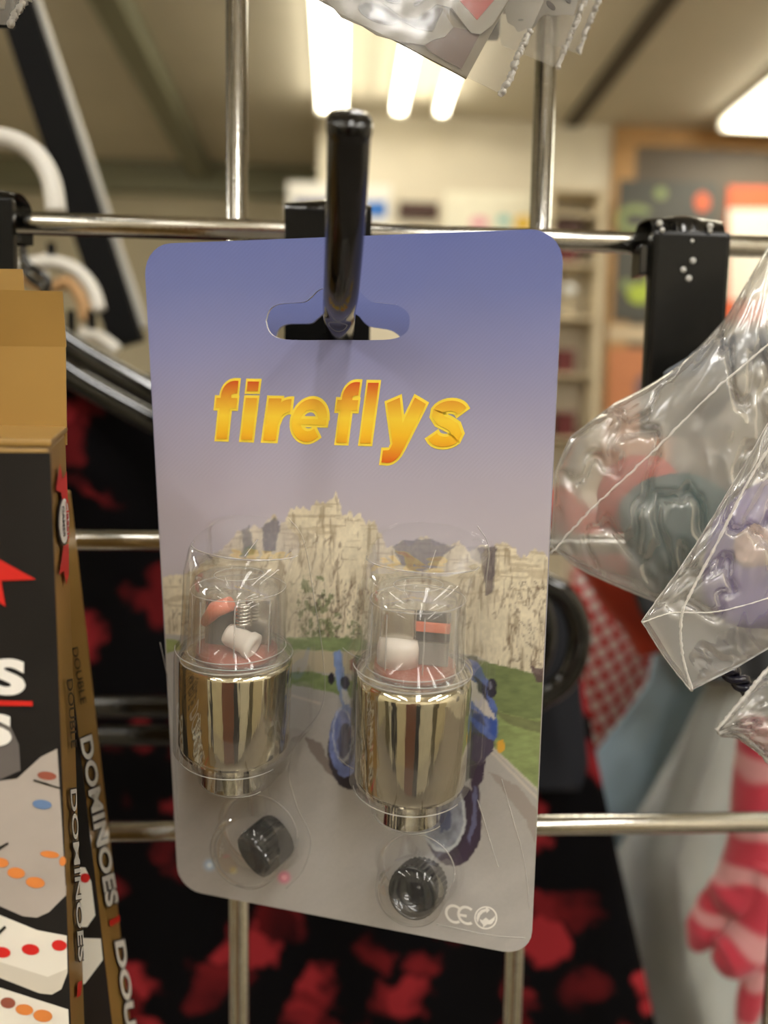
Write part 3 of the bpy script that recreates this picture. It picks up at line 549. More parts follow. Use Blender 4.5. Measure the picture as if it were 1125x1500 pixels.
def blister(Lt, top_px, crease_px, bub, parent, nm='blister'):
    T, ax, s, rc, rb, rn, h = [Lt[k] for k in ('T', 'ax', 's', 'rc', 'rb', 'rn', 'h')]
    lat = EN.cross(ax).normalized(); ftT = T - EN * h
    t_top = (pc(*top_px) - ftT).dot(ax); t_cr = (pc(*crease_px, h * 1.2) - T).dot(ax)
    R1, R2, R3 = rc + .0010, rb + .0008, rn + .0010; Hh = h
    rows = []                                                     # (t, radius, axis height factor)
    for k in range(0, 13):
        a = k / 12; rows.append((t_top + (t_cr - t_top) * a, (R1 + .0006) * math.sqrt(max(1 - (1 - a) ** 2, .0)) + .0003, (a ** .75) * .66))
    rows += [(t_cr + .0005, R1 + .0007, .76), (0, R1 + .0005, .9), (.0025, R1, .98), (.006, R1, 1), (s[1] - .003, R1 + .0002, 1), (s[1] - .0012, R2 - .0002, 1), (s[1] + .001, R2, 1), (s[3] - .001, R2, 1), (s[3] + .0004, R2 - .0014, .98), (s[3] + .0014, R3 + .0006, .95), (s[4] - .0005, R3, .92), (s[4] + .0012, R3 - .0008, .85), (s[4] + .003, R3 * .8, .55), (s[4] + .0042, R3 * .5, .2), (s[4] + .0046, .0003, .0)]
    G = []; nseg = 26
    for t, R, kh in rows:
        o = ftT + ax * t; hh = h * kh; row = []
        fl = .0022
        row.append(o - lat * (R + fl) + EN * .0004); row.append(o - lat * (R + .0009) + EN * .0004); row.append(o - lat * (R + .0003) + EN * min(.0012, .0004 + hh))
        for k in range(nseg + 1):
            a = PI - PI * k / nseg; row.append(o + lat * (R * math.cos(a)) + EN * (.0004 + hh + (R * min(1, kh + .05)) * math.sin(a)))
        row.append(o + lat * (R + .0003) + EN * min(.0012, .0004 + hh)); row.append(o + lat * (R + .0009) + EN * .0004); row.append(o + lat * (R + fl) + EN * .0004)
        G.append(row)
    b = MB(); b.grid(G)
    (bx, by, brx) = bub; Cn = pc(bx, by, .0075); Cn = Cn - EN * .0071; rbub = ((pc(bx + brx, by) - pc(bx - brx, by)).length / 2) * .92
    b.lathe([(rbub + .002, 0), (rbub + .0004, .0001), (rbub, .0006), (rbub * .97, .007), (rbub * .9, .0098), (rbub * .7, .0114), (rbub * .4, .0121), (.0001, .0124)], Cn, EN, 44)
    e = ftT + ax * (s[4] + .001) + EN * .0004; G2 = []
    for k in range(9):
        q = e.lerp(Cn - (Cn - e).normalized() * rbub * .6, k / 8); w = .0026
        G2.append([q + lat * (w * math.cos(PI - PI * j / 8)) + EN * (.0034 * math.sin(PI * j / 8)) for j in range(9)])
    b.grid(G2)
    bl = b.build(nm, BLISTER, parent)
    def line(t, R, kh, w, m, a0=.12, a1=.88): MB().tube([ftT + ax * t + lat * (R * math.cos(PI * (1 - q))) + EN * (.0004 + h * kh + R * min(1, kh + .05) * math.sin(PI * q)) for q in np.linspace(a0, a1, 40)], w, 6).build('ridge_glint', m, bl)
    line(t_cr + .0002, R1 + .0006, .70, .00013, GLINT, .02, .98); line(s[3] + .0002, R2 - .0008, .99, .00012, FAINT); line(s[4] + .0005, R3 - .0004, .88, .00012, FAINT); line(s[1] - .0012, R2 - .0002, 1, .0001, FAINT)  # thin white tubes stand in for highlights along the blister creases
    MB().tube([Cn + EN * .0008 + (EU * math.cos(a) + EV * math.sin(a)) * rbub for a in np.linspace(0, 2 * PI, 60)], .00014, 6).build('ridge_glint', FAINT, bl)
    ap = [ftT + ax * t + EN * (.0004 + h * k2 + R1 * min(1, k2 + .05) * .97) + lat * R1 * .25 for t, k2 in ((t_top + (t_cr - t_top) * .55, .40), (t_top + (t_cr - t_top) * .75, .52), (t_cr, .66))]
    MB().tube(bez(ap, 6), .00010, 6).build('ridge_glint', GLINT, bl)
    return bl
blister(LR, (618, 764), (618, 832), (603, 1300, 55), card); blister(LL, (352, 752), (352, 812), (364, 1243, 55), card)
for pl in ([(424, 758), (446, 792), (462, 880), (474, 960), (476, 1020), (462, 1052), (436, 1084), (424, 1130), (436, 1180), (456, 1226), (446, 1270), (420, 1300)],
           [(700, 770), (716, 800), (712, 860)], [(735, 1140), (752, 1200), (768, 1260), (776, 1330)], [(700, 1170), (724, 1250), (730, 1268)], [(236, 940), (250, 1010), (258, 1100), (262, 1200)], [(640, 1352), (720, 1368), (770, 1372)]):
    MB().tube(bez([pc(*q) + EN * .0004 for q in pl], 8), .00009, 5).build('film_crease', FAINT, card)
def adaptor(c_px, h, d, R, Lh, lab):                              # knurled screw cap; d = direction its open face looks
    Cn = pc(*c_px, h); tc_ = (CAM - Cn).normalized(); d = (tc_ * d[0] + r_ * d[1] + d_ * d[2]).normalized()
    r = thing('valve_adaptor', lab, 'valve cap', tuple(Cn), 'black valve caps in the front pack')
    MB().lathe([(R * .98, -.0006), (R, -.001), (R, -Lh + .001), (R * .93, -Lh), (.0001, -Lh)], Cn, d, 64, ripple=-.05, smooth=False).build('knurled_sleeve', CAPM, r)
    MB().lathe([(R * .96, -.0008), (R * .95, -.0001), (R * .88, .0), (R * .84, -.0006), (R * .6, -.0012), (R * .34, -.0016), (R * .3, -.0030), (R * .22, -.0048), (.0001, -.005)], Cn, d, 48).build('open_face', CAPF, r)
    for k in range(3):
        MB().lathe([(R * (.31 - .02 * k), -.0018 - .0009 * k), (R * (.27 - .02 * k), -.0021 - .0009 * k), (R * (.31 - .02 * k), -.0024 - .0009 * k)], Cn, d, 32).build('thread', CAPM, r)
adaptor((603, 1309), .0075, (.86, -.30, .30), .0053, .0078, 'black knurled valve cap facing outward under the motorcycle front wheel')
adaptor((369, 1256), .0068, (.55, -.58, .50), .0051, .0078, 'black knurled valve cap lying on its side near the pink dot')
# the pack hanging behind
def copy_tree(o, off, parent=None):
    c = o.copy(); COL.objects.link(c); c.parent = parent
    if parent is None: c.location = o.location + Vector(off)
    for ch in list(o.children): copy_tree(ch, off, c)
    return c
c2 = copy_tree(card, (0, 0, 0)); piv = C3(*uv(497, 430)); rq = Matrix.Rotation(math.radians(-2.6), 3, EN)
if (rq @ (C3(0, CH) - piv)).x > (C3(0, CH) - piv).x: rq = rq.transposed()
c2.location = piv + rq @ (card.location - piv) + Vector((.0005, .0195, -.0015)); c2.rotation_euler = rq.to_euler(); c2['label'] = 'rear card pack on the same hook, hidden behind the fireflys card except its left edge'

# ================================================================== the hook that carries the packs
SLOT = P(497, 466, -.053); HR = .0030
def bracket(r, xc, w, drop, Yb=-.0115):
    b = MB()
    b.rbox((xc - w / 2, Yb, Z0 - drop), (w, 0, 0), (0, .0026, 0), (0, 0, drop + .004), .0006); b.build('back_plate', BLACKPLATE, r)
    MB().tube(bez([(xc, Yb + .001, Z0 + .002), (xc, -.0095, Z0 + .0052), (xc, -.005, Z0 + .0064), (xc, -.0002, Z0 + .0050), (xc, .0008, Z0 + .0010), (xc, .0006, Z0 - .0040)], 5), .0010, 4, flat=w / .0020, up=Vector((0, 0, 1))).build('wire_clip', BLACKGLOSS, r)
    return b
xb = P(481, 330, -.01).x
hk = thing('peg_hook', 'gloss black peg hook with upturned tip carrying the fireflys packs', 'hook', (xb, -.01, Z0 - .02))
bracket(hk, xb, .0205, .036)
tip = P(512, 177, -.0912)
pts = bez([(xb + .001, -.010, SLOT.z), (SLOT.x, -.030, SLOT.z), (SLOT.x, -.052, SLOT.z), (SLOT.x, -.0585, SLOT.z + .0010), P(500, 425, -.0685), P(505, 345, -.0785), P(509, 258, -.0862), tip], 10)
MB().tube(pts, HR, 28).build('prong', BLACKGLOSS, hk)
td = (pts[-1] - pts[-2]).normalized()
MB().lathe([(HR, -.002), (HR * 1.06, -.0012), (HR * 1.06, -.0002), (HR * .95, .0005), (HR * .6, .0009), (.0001, .0011)], pts[-1], td, 32).build('tip_cap', BLACKGLOSS, hk)
xd = P(-28, 330, -.01).x
hk2 = thing('peg_hook', 'gloss black peg hook that carries the domino boxes', 'hook', (xd, -.01, Z0 - .02))
bracket(hk2, xd, .0155, .036)
MB().tube(bez([(xd, -.010, Z0 - .026), (xd, -.05, Z0 - .026), (xd, -.072, Z0 - .025), (xd, -.082, Z0 - .018), (xd, -.087, Z0 - .008)], 8), HR, 20).build('prong', BLACKGLOSS, hk2)
for xq, yq, lab in ((660, -.05, 'gloss black peg hook that carries the sticker packs'), (-185, -.045, 'gloss black peg hook that carries the single crimped pack beside the rack arm')):
    zz = P(xq, -182, yq).z; xh = P(xq + (60 if xq > 100 else 0), -182, yq).x; hz = thing('peg_hook', lab, 'hook', (xh, -.01, zz)); zw = Z0 + PITCH
    MB().rbox((xh - .01, -.0115, zz - .008), (.02, 0, 0), (0, .0026, 0), (0, 0, zw + .004 - zz + .008), .0006).build('back_plate', BLACKPLATE, hz)
    MB().tube(bez([(xh, -.0105, zw + .002), (xh, -.0095, zw + .0052), (xh, -.005, zw + .0064), (xh, -.0002, zw + .0050), (xh, .0008, zw + .0010), (xh, .0006, zw - .0040)], 5), .0010, 4, flat=10, up=Vector((0, 0, 1))).build('wire_clip', BLACKGLOSS, hz)
    MB().tube(bez([(xh, -.010, zz), (xh, -.05, zz), (xh, -.066, zz + .001), (xh, -.073, zz + .008)], 8), HR, 16).build('prong', BLACKGLOSS, hz)
# flat black faceout on the right
FOM = mat('black faceout paint', (12, 12, 11), .25, noise=.1); FOM.node_tree.nodes['Principled BSDF'].inputs['Specular IOR Level'].default_value = .25
fa = thing('faceout_bracket', 'wide flat black faceout bracket clipped to wire above the clear bags', 'bracket', tuple(P(1010, 560, -.012)))
a = P(957, 345, -.013); b = P(1071, 345, -.013); zb2 = P(1010, 640, -.013).z; zt2 = P(1010, 338, -.013).z
MB().rbox((a.x, -.0135, zb2), (b.x - a.x, 0, 0), (0, .0045, 0), (0, 0, zt2 - zb2), .0012).build('face_plate', FOM, fa)
xm = (a.x + b.x) / 2; wf = b.x - a.x
MB().tube(bez([(xm, -.0115, Z0 + .0005), (xm, -.0095, Z0 + .0042), (xm, -.005, Z0 + .0055), (xm, -.0002, Z0 + .0042), (xm, .001, Z0 - .004)], 5), .0011, 4, flat=wf / .0023, up=Vector((0, 0, 1))).build('wire_clip', BLACKGLOSS, fa)
MB().rbox((a.x - .0022, -.011, P(950, 402, -.011).z), (.0028, 0, 0), (0, .006, 0), (0, 0, .007), .0004).build('lock_tab', BLACKGLOSS, fa)
MB().tube(bez([(xm, -.010, zb2 + .006), (xm, -.018, zb2 + .006), (xm, -.026, zb2 + .007), (xm, -.031, zb2 + .010)], 6), HR, 14).build('arm', BLACKGLOSS, fa)
BUB = mat('clear glue drop', (190, 190, 186), .08, coat=.5)
for q, rr in (((966, 327), 5), ((970, 337), 4), ((1040, 331), 5), ((1040, 338), 3.5), ((1015, 382), 5), ((1001, 395), 4.5), ((1009, 408), 5), ((1014, 353), 3)):
    R = rr * .186 / FPX; zc = P(*q, -.0137); MB().lathe([(R, 0), (R * .9, R * .3), (R * .5, R * .6), (.00002, R * .7)], zc, (0, -1, 0), 14).build('glue_drop', BUB, fa)

# ================================================================== domino boxes
GLF = mat('black box print', (34, 32, 30), .3, noise=.15, scale=60, coat=.2)
def decal(pxpoly, pl, h, name, m, parent):
    return link(name, MB().add([PP(x, y, pl) + pl[1] * h for x, y in pxpoly], [list(range(len(pxpoly)))]).mesh(name, False), m, parent)
def textdecal(s, o, xv, yv, pl, h, name, m, parent, off=.02, sh=0):
    V, F = text2d(s, off, sh); lo = V.min(0); V0, _ = text2d(s, 0, sh); a, b = V0.min(0), V0.max(0); b[1] = .73; a[1] = 0
    U = (V - a) / (b - a)
    return flatmesh([PP(o[0] + xv[0] * x + yv[0] * y, o[1] + xv[1] * x + yv[1] * y, pl) + pl[1] * h for x, y in U], F, name, m, parent)
class BoxFrame:
    def __init__(s, frt, frb, back, Y, Wd, Dp, ht, low=False):
        T = P(*frt, Y[0]); Bt = P(*frb, Y[1]); s.ez = (T - Bt).normalized()
        s.T = T; bk = P(*back, Y[2]) - (Bt if low else T); bk = bk - s.ez * bk.dot(s.ez); s.ed = bk.normalized(); s.eu = s.ed.cross(s.ez).normalized()
        if s.eu.x > 0: s.eu = -s.eu
        s.W, s.D, s.H = Wd, Dp, ht
        s.nf = s.eu.cross(s.ez); s.nf = s.nf if s.nf.y < 0 else -s.nf; s.ns = -s.eu
        s.front = (T, s.nf); s.side = (T, s.ns)
def dbox(fr, lab):
    base = fr.T - fr.ez * fr.H
    r = thing('domino_box', lab, 'box', tuple(base + fr.eu * fr.W / 2), 'domino boxes on the hook')
    e = .0004; o = base
    MB().rbox(o + fr.eu * e, fr.eu * (fr.W - e), fr.ed * fr.D, fr.ez * fr.H, .0006).build('carton', GOLD, r)
    MB().hexa([o + fr.nf * e + fr.eu * .0002 + fr.ez * .0008, o + fr.nf * e + fr.eu * fr.W + fr.ez * .0008, o + fr.nf * e + fr.eu * fr.W + fr.ez * (fr.H - .0008), o + fr.nf * e + fr.eu * .0002 + fr.ez * (fr.H - .0008)],
              [o + fr.eu * .0002 + fr.ez * .0008, o + fr.eu * fr.W + fr.ez * .0008, o + fr.eu * fr.W + fr.ez * (fr.H - .0008), o + fr.eu * .0002 + fr.ez * (fr.H - .0008)]).build('front_panel', GLF, r)
    return r
fA = BoxFrame((76, 655), (106, 1500), (99, 652), (-.083, -.076, -.056), .075, .029, .125)
bA = dbox(fA, 'front domino box, black with white dominoes and red ribbon, gold hang tab')
FA = (fA.T + fA.nf * .0004, fA.nf)
GREYW = mat('faded domino print', (176, 166, 156), .4, noise=.1, scale=60); DOMW = mat('white domino print', (232, 226, 212), .4, noise=.04); PIPO = mat('orange pip', (218, 132, 66), .4); PIPR = mat('red pip', (208, 42, 38), .4); PIPB = mat('blue pip', (104, 130, 168), .4); PIPN = mat('brown pip', (150, 84, 66), .4); EDGE = mat('domino edge', (206, 198, 182), .4)
def dA(poly, nm, m, h): return decal(poly, FA, h, nm, m, bA)
dA([(-40, 1060), (14, 1060), (28, 1090), (30, 1128), (-40, 1160)], 'domino_print', mat('dark grey domino', (104, 98, 94), .4), .0001)
dA([(-60, 1150), (25, 1140), (60, 1108), (84, 1096), (97, 1310), (72, 1335), (54, 1343), (34, 1341), (-60, 1300)], 'domino_print', GREYW, .00015)
dA([(-60, 1270), (20, 1318), (50, 1326), (97, 1296), (97, 1310), (72, 1335), (54, 1343), (34, 1341), (-60, 1300)], 'domino_edge', GREYW, .0002)
dA([(-60, 1322), (0, 1340), (55, 1362), (98, 1370), (99, 1424), (90, 1448), (76, 1456), (58, 1454), (-60, 1408)], 'domino_print', DOMW, .0001)
dA([(-60, 1386), (0, 1408), (70, 1430), (99, 1418), (99, 1424), (90, 1448), (76, 1456), (58, 1454), (-60, 1408)], 'domino_edge', EDGE, .00015)
dA([(-60, 1432), (0, 1446), (100, 1478), (104, 1560), (-60, 1560)], 'domino_print', DOMW, .0001)
for c, rx, ry, m in (((69, 1135), 14, 6, PIPN), ((62, 1177), 14, 7, PIPB), ((24, 1277), 13, 8, PIPO), ((52, 1291), 14, 8, PIPO), ((73, 1250), 14, 5, PIPO), ((2, 1262), 11, 7, PIPO), ((92, 1260), 5, 7, PIPO), ((3, 1393), 13, 8, PIPR), ((45, 1389), 13, 8, PIPR), ((87, 1383), 11, 8, PIPR), ((12, 1467), 11, 8, PIPN), ((36, 1477), 13, 8, PIPO), ((63, 1486), 14, 9, PIPO)):
    dA(ell(c[0], c[1], rx, ry, 20, 0, .12), 'pip_print', m, .0003)
for q in ([(50, 1140), (88, 1152), (88, 1154.5), (49, 1143)], [(-10, 1244), (12, 1232), (13, 1235), (-10, 1250)], [(-6, 1366), (7, 1354), (10, 1357), (-4, 1371)]): dA(q, 'line_print', PRINTBLACK, .0003)
dA([(-40, 1024), (48, 1026), (48, 1033), (-40, 1032)], 'red_underline', PRINTRED, .0003)
dA([(-30, 815), (0, 819), (53, 848), (2, 850), (9, 888), (-30, 862)], 'red_ribbon', PRINTRED, .0003)
textdecal('S', (-10, 1013), (42, 1), (1, -49), FA, .0003, 'lettering', PRINTWHITE, bA, .05)
textdecal('S', (-29, 1088), (41, 1), (1, -44), FA, .0003, 'lettering', PRINTWHITE, bA, .05)
SA = fA.side; dS = lambda poly, nm, m, h=.0002: decal(poly, SA, h, nm, m, bA)
dS([(86, 678), (90, 702), (96, 690), (98, 742), (90, 744), (88, 722), (80, 718)], 'red_ribbon', PRINTRED); dS([(91, 800), (99, 796), (99, 842), (95, 858), (92, 836), (85, 842)], 'red_ribbon', PRINTRED)
dS(ell(91.5, 763, 8.5, 36, 28), 'badge_rim', PRINTBLACK, .0002); dS(ell(91.5, 763, 7.3, 33, 28), 'badge', PRINTWHITE, .0003)
textdecal('Classic', (93, 732), (2.5, 62), (4.6, -1), SA, .0004, 'badge_lettering', PRINTRED, bA, .02); textdecal('GAMES', (87, 742), (2, 44), (3.6, -1), SA, .0004, 'badge_lettering', PRINTBLACK, bA, .02)
textdecal('DOUBLE', (96, 996), (7, 100), (9, -2), SA, .0002, 'side_lettering', PRINTBLACK, bA, .01)
for off, m, h in ((.055, PRINTBLACK, .0002), (.015, PRINTWHITE, .0003)): textdecal('DOMINOES', (101, 1158), (12, 250), (9, -2), SA, h, 'side_lettering', m, bA, off)
dS([(112, 1440), (119, 1436), (117, 1458), (111, 1462)], 'red_dash', PRINTRED)
# gold hang tab of the front box: two folded panels and the layer behind
bkp = lambda px, py, dd: PP(px, py, (fA.T + fA.ed * (fA.D + dd), fA.nf))
def panel(poly, dd, nm, th=.0007, tilt=0.0):
    pts = [bkp(x, y, dd) + fA.nf * (tilt * (poly[2][1] - y) / 100) for x, y in poly]; return MB().prism(pts, fA.nf, th).build(nm, GOLD, bA)
panel([(-330, 500), (96, 504), (98, 640), (98, 652), (-330, 650)], -.002, 'hang_tab')
panel([(-330, 418), (93, 428), (97, 508), (-330, 504)], -.002, 'hang_tab_fold', .0009, .0022)
panel([(-330, 392), (33, 394), (37, 440), (-330, 438)], .0015, 'hang_tab_tongue')
MB().rbox(fA.T + fA.nf * .0002, fA.eu * fA.W, fA.ed * (fA.D + .0002), fA.ez * .0012, .0004).build('top_flap', GOLD, bA)
fB = BoxFrame((101, 940), (166, 1500), (194, 1496), (-.0400, -.0375, -.0185), .06, .019, .150, True)
fB.T = fB.T + fB.ez * .03; fB.front = (fB.T, fB.nf); fB.side = (fB.T, fB.ns)
bB = dbox(fB, 'tilted domino box behind the front one, gold side reading DOMINOES')
FB = (fB.T + fB.nf * .0004, fB.nf); dB = lambda poly, nm, m, h=.0002: decal(poly, FB, h, nm, m, bB)
dB([(90, 1268), (125, 1270), (134, 1290), (140, 1340), (128, 1357), (90, 1358)], 'domino_print', DOMW); dB([(90, 1372), (148, 1374), (151, 1405), (125, 1440), (90, 1450)], 'domino_print', DOMW); dB(ell(125, 1285, 7, 7), 'pip_print', PIPR, .0003)
SB = fB.side
for off, m, h in ((.075, PRINTBLACK, .0002), (.032, PRINTWHITE, .0003)):
    textdecal('DOMINOES', (116, 1084), (39, 244), (17, -7), SB, h, 'side_lettering', m, bB, off); textdecal('DOUBLE', (167, 1382), (30, 215), (14, -4), SB, h, 'side_lettering', m, bB, off)
textdecal('DOUBLE', (104, 950), (13, 82), (9, -3), SB, .0002, 'side_lettering', PRINTBLACK, bB, .01)
decal([(158, 1349), (173, 1341), (174, 1350), (160, 1358)], SB, .0003, 'red_dash', PRINTRED, bB)

# ================================================================== sticker packs above and clear bags
def coons(poly4, nu, nv):                    # four edge polylines: top (l>r), right (t>b), bottom (l>r), left (t>b), in pixels
    def ev(pl, t):
        pl = np.array(pl, float); seg = np.r_[0, np.cumsum(np.hypot(*np.diff(pl, axis=0).T))]; seg /= seg[-1]; return np.array([np.interp(t, seg, pl[:, 0]), np.interp(t, seg, pl[:, 1])])
    T, R, B, Lf = poly4; g = np.zeros((nv + 1, nu + 1, 2))
    for i in range(nv + 1):
        for j in range(nu + 1):
            u, v = j / nu, i / nv
            g[i, j] = (1 - v) * ev(T, u) + v * ev(B, u) + (1 - u) * ev(Lf, v) + u * ev(R, v) - ((1 - u) * (1 - v) * np.array(T[0]) + u * (1 - v) * np.array(T[-1]) + (1 - u) * v * np.array(B[0]) + u * v * np.array(B[-1]))
    return g
def pillow(name, poly4, Y, bulge, m, parent, nu=60, nv=60, cr=.0014, seed=3, freq=5.0, slope=0.0):
    g = coons(poly4, nu, nv); b = MB()
    for sgn, sd in ((-1, seed), (1, seed + 50)):
        rows = []
        for i in range(nv + 1):
            row = []
            for j in range(nu + 1):
                u, v = j / nu, i / nv; e = (math.sin(PI * u) * math.sin(PI * v)) ** .45 if 0 < u < 1 and 0 < v < 1 else 0
                n = float(fbm(u * freq + v * 2, v * freq * .8 - u, sd, 3)); n2 = abs(float(fbm(u * freq * 1.3 - v * 3, v * freq * .7 + u * 2, sd + 9, 3)) - .5) * 2
                z = Y + slope * (v - .5) + sgn * e * (bulge + cr * (n - .5) * 2 - cr * 2.2 * (1 - min(1, n2 * 6)))
                row.append(P(g[i, j, 0], g[i, j, 1], z))
            rows.append(row)
        b.grid(rows)
    me = b.mesh(name, False); bm = bmesh.new(); bm.from_mesh(me); bmesh.ops.remove_doubles(bm, verts=bm.verts[:], dist=1e-6); bm.to_mesh(me); bm.free()
    return link(name, me, m, parent)
def seam(name, pxs, Y, r, parent, wob=.0003, m=SEAM):
    pts = bez([P(x, y, Y) for x, y in pxs], 16); pts = [p + Vector((random.uniform(-wob, wob), random.uniform(-wob, wob), random.uniform(-wob, wob))) for p in pts]
    return MB().tube(pts, [r * random.uniform(.7, 1.3) for _ in pts], 6).build(name, m, parent)
def blob(name, c_px, Y, rx, ry, rz, m, parent, seed=1, amp=.25, rot=0.0):
    bm = bmesh.new(); bmesh.ops.create_icosphere(bm, subdivisions=4, radius=1); c = P(*c_px, Y)
    for v in bm.verts:
        p = v.co.copy(); n = float(fbm(p.x * 1.7 + 5 + p.y, p.z * 1.7 + 9 - p.y, seed, 3)) - .5; p *= 1 + amp * 2 * n
        x, z = p.x * rx, p.z * rz; v.co = c + Vector((x * math.cos(rot) - z * math.sin(rot), p.y * ry, x * math.sin(rot) + z * math.cos(rot)))
    me = bpy.data.meshes.new(name); bm.to_mesh(me); bm.free(); me.polygons.foreach_set('use_smooth', [True] * len(me.polygons)); return link(name, me, m, parent)
SHEET = mat('sticker sheet', (142, 130, 106), .5, noise=.05); STK = mat('pale sticker border', (172, 166, 152), .4); STKB = mat('brown sticker', (108, 72, 56), .4); STKD = mat('dark sticker', (52, 44, 40), .4)
FILMM = film('cloudy pack film', .07, .03, rough=.12, fres=.7, bump=.2, bscale=90)
def pack(lab, quad, Y, sheet, decals, crimp, dY=.0022):
    c = P(*quad[1], Y); r = thing('sticker_pack', lab, 'sticker pack', tuple(c), 'sticker packs hanging above')
    for k, dy in (('film', -dY), ('film', dY)): MB().prism([P(x, y, Y + dy) for x, y in quad], Vector((0, -1, 0)), .00012).build(k, FILMM, r)
    MB().prism([P(x, y, Y) for x, y in sheet], Vector((0, -1, 0)), .0004).build('sticker_sheet', SHEET, r)
    for n, (nm, poly, m) in enumerate(decals): MB().prism([P(x, y, Y - .0003 - .0001 * n) for x, y in poly], Vector((0, -1, 0)), .0001).build(nm, m, r)
    seam('crimped_edge', crimp, Y, .00055, r, .0003)
def wavy(pts, amp=3.0, n=5):
    o = []
    for i in range(len(pts)):
        a, b = np.array(pts[i], float), np.array(pts[(i + 1) % len(pts)], float); d = b - a; nn = np.array([-d[1], d[0]]) / (np.hypot(*d) + 1e-6)
        for k in range(n): t = k / n; o.append(tuple(a + d * t + nn * amp * math.sin(2 * PI * t)))
    return o
pack('clear pack of stickers with brown square and red point, crimped edge above the black hook', [(380, -205), (440, -10), (735, 138), (777, 45), (890, -205)], -.052,
     [(410, -140), (446, -12), (683, 115), (735, 20), (820, -140)],
     [('brown_sticker', [(612, 52), (640, 34), (704, 48), (676, 101), (630, 76)], STKB),
      ('sticker', [(455, -60), (480, 2), (500, 26), (530, 38), (552, 52), (590, 62), (622, 66), (636, 58), (652, 54), (664, 40), (640, 0), (600, -60)], STK),
      ('dark_sticker', ell(555, 20, 32, 13, 20, 0, .35), STKD), ('dark_sticker', [(580, 26), (600, 30), (640, 10), (650, 12), (634, 46), (610, 42)], STKD),
      ('sticker', [(555, -60), (560, 4), (590, 26), (612, 26), (640, 6), (662, 12), (690, 48), (704, 50), (722, 36), (744, 0), (760, -60)], STK),
      ('red_sticker', [(660, -40), (673, 0), (699, 29), (724, 0), (740, -40)], PRINTRED), ('dark_sticker', ell(576, 0, 12, 4, 14, 0, .2), STKD), ('dark_sticker', ell(614, 2, 10, 3, 14, 0, -.6), STKD)],
     [(735, 138), (748, 112), (757, 88), (766, 66), (777, 45)])
pack('clear pack of pale stickers whose crimped edge crosses the upright wire', [(672, -205), (735, 66), (818, 100), (866, -10), (920, -205)], -.038, [(690, -140), (738, 20), (850, 20), (890, -140)],
     [('sticker', wavy([(720, -80), (742, 28), (756, 45), (776, 44), (800, 20), (840, 24), (860, -80)], 2), STK), ('dark_sticker', ell(807, 8, 9, 4, 14, 0, .8), STKD), ('dark_sticker', ell(832, 0, 6, 3, 14, 0, .8), STKD), ('dark_sticker', ell(763, 29, 4, 1.5), STKD)],
     [(817, 100), (832, 62), (845, 30), (862, -10)])
pack('clear empty-ended sticker pack, rearmost of those above the card', [(720, -205), (800, 62), (848, 79), (885, -20), (940, -205)], -.026, [(740, -140), (770, 4), (852, -20), (900, -140)], [('sticker', wavy([(760, -100), (778, 0), (850, -26), (880, -100)], 2), STK)],
     [(848, 79), (858, 46), (870, 16), (884, -14)])
pack('corner of a clear crimped pack hanging left of the black sloping arm', [(-300, -205), (-140, 24), (17, 37), (43, -5), (60, -120), (40, -205)], -.045, [(-60, -60), (-40, 10), (5, 12), (20, -60)], [], [(15, 37), (22, 22), (31, 10), (42, -6)])

TEAL = mat('teal soft filling', (40, 82, 84), .6, noise=.25, scale=60); RED2 = mat('soft red filling', (196, 84, 70), .6, noise=.2, scale=60); PURP = mat('purple soft filling', (104, 88, 146), .6, noise=.25, scale=70); PEACH = mat('peach filling', (200, 170, 160), .6); STEEL = mat('slate filling', (84, 92, 106), .5, noise=.2)
BAG = film('crumpled bag film', .33, .07, rough=.16, fres=.35, bump=.25, bscale=45)
bg1 = thing('clear_bag', 'crumpled clear bag with teal and red filling beside the card edge', 'plastic bag', tuple(P(900, 840, -.035)))
pillow('bag_film', [[(990, 545), (1060, 470), (1130, 352), (1240, 330)], [(1240, 330), (1240, 700), (1180, 960)], [(806, 800), (860, 838), (972, 886), (1180, 960)], [(990, 545), (900, 590), (835, 640), (812, 690), (806, 800)]], -.036, .0105, BAG, bg1, seed=4, cr=.0017, nu=90, nv=90)
blob('teal_filling', (1020, 790), -.036, .0185, .005, .0125, TEAL, bg1, 4, .15, -.5); blob('red_filling', (935, 725), -.031, .0100, .003, .0085, RED2, bg1, 8, .2, .6); blob('slate_filling', (1075, 520), -.034, .015, .003, .004, STEEL, bg1, 12, .25, .3)
seam('welded_edge', [(806, 812), (870, 742), (950, 668), (1040, 578), (1130, 500), (1180, 452)], -.0475, .00022, bg1, .00012)
seam('welded_edge', [(806, 800), (860, 838), (972, 886), (1060, 920)], -.036, .0002, bg1, .00005)
bg2 = thing('clear_bag', 'clear bag with purple and peach filling and a sharp empty corner', 'plastic bag', tuple(P(1010, 1010, -.062)))
pillow('bag_film', [[(1085, 690), (1125, 620), (1260, 480)], [(1260, 480), (1280, 760), (1262, 880)], [(1012, 1012), (1080, 978), (1160, 930), (1262, 880)], [(1085, 690), (1010, 812), (940, 910), (975, 965), (1012, 1012)]], -.062, .006, BAG, bg2, seed=21, cr=.0012, nu=80, nv=80)
blob('purple_filling', (1160, 810), -.062, .0178, .0032, .0148, PURP, bg2, 3, .12, .5); blob('peach_filling', (1106, 800), -.0645, .0040, .0012, .0042, PEACH, bg2, 6, .3)
seam('welded_edge', [(1014, 1012), (1000, 960), (998, 905), (1012, 868), (1045, 806), (1078, 740), (1105, 690), (1150, 620)], -.0685, .00026, bg2, .00004)
seam('fold_edge', [(940, 912), (985, 898), (1050, 896), (1125, 876), (1180, 850)], -.067, .00014, bg2, .00003); seam('fold_edge', [(940, 910), (975, 965), (1012, 1012)], -.062, .00014, bg2, .00003)
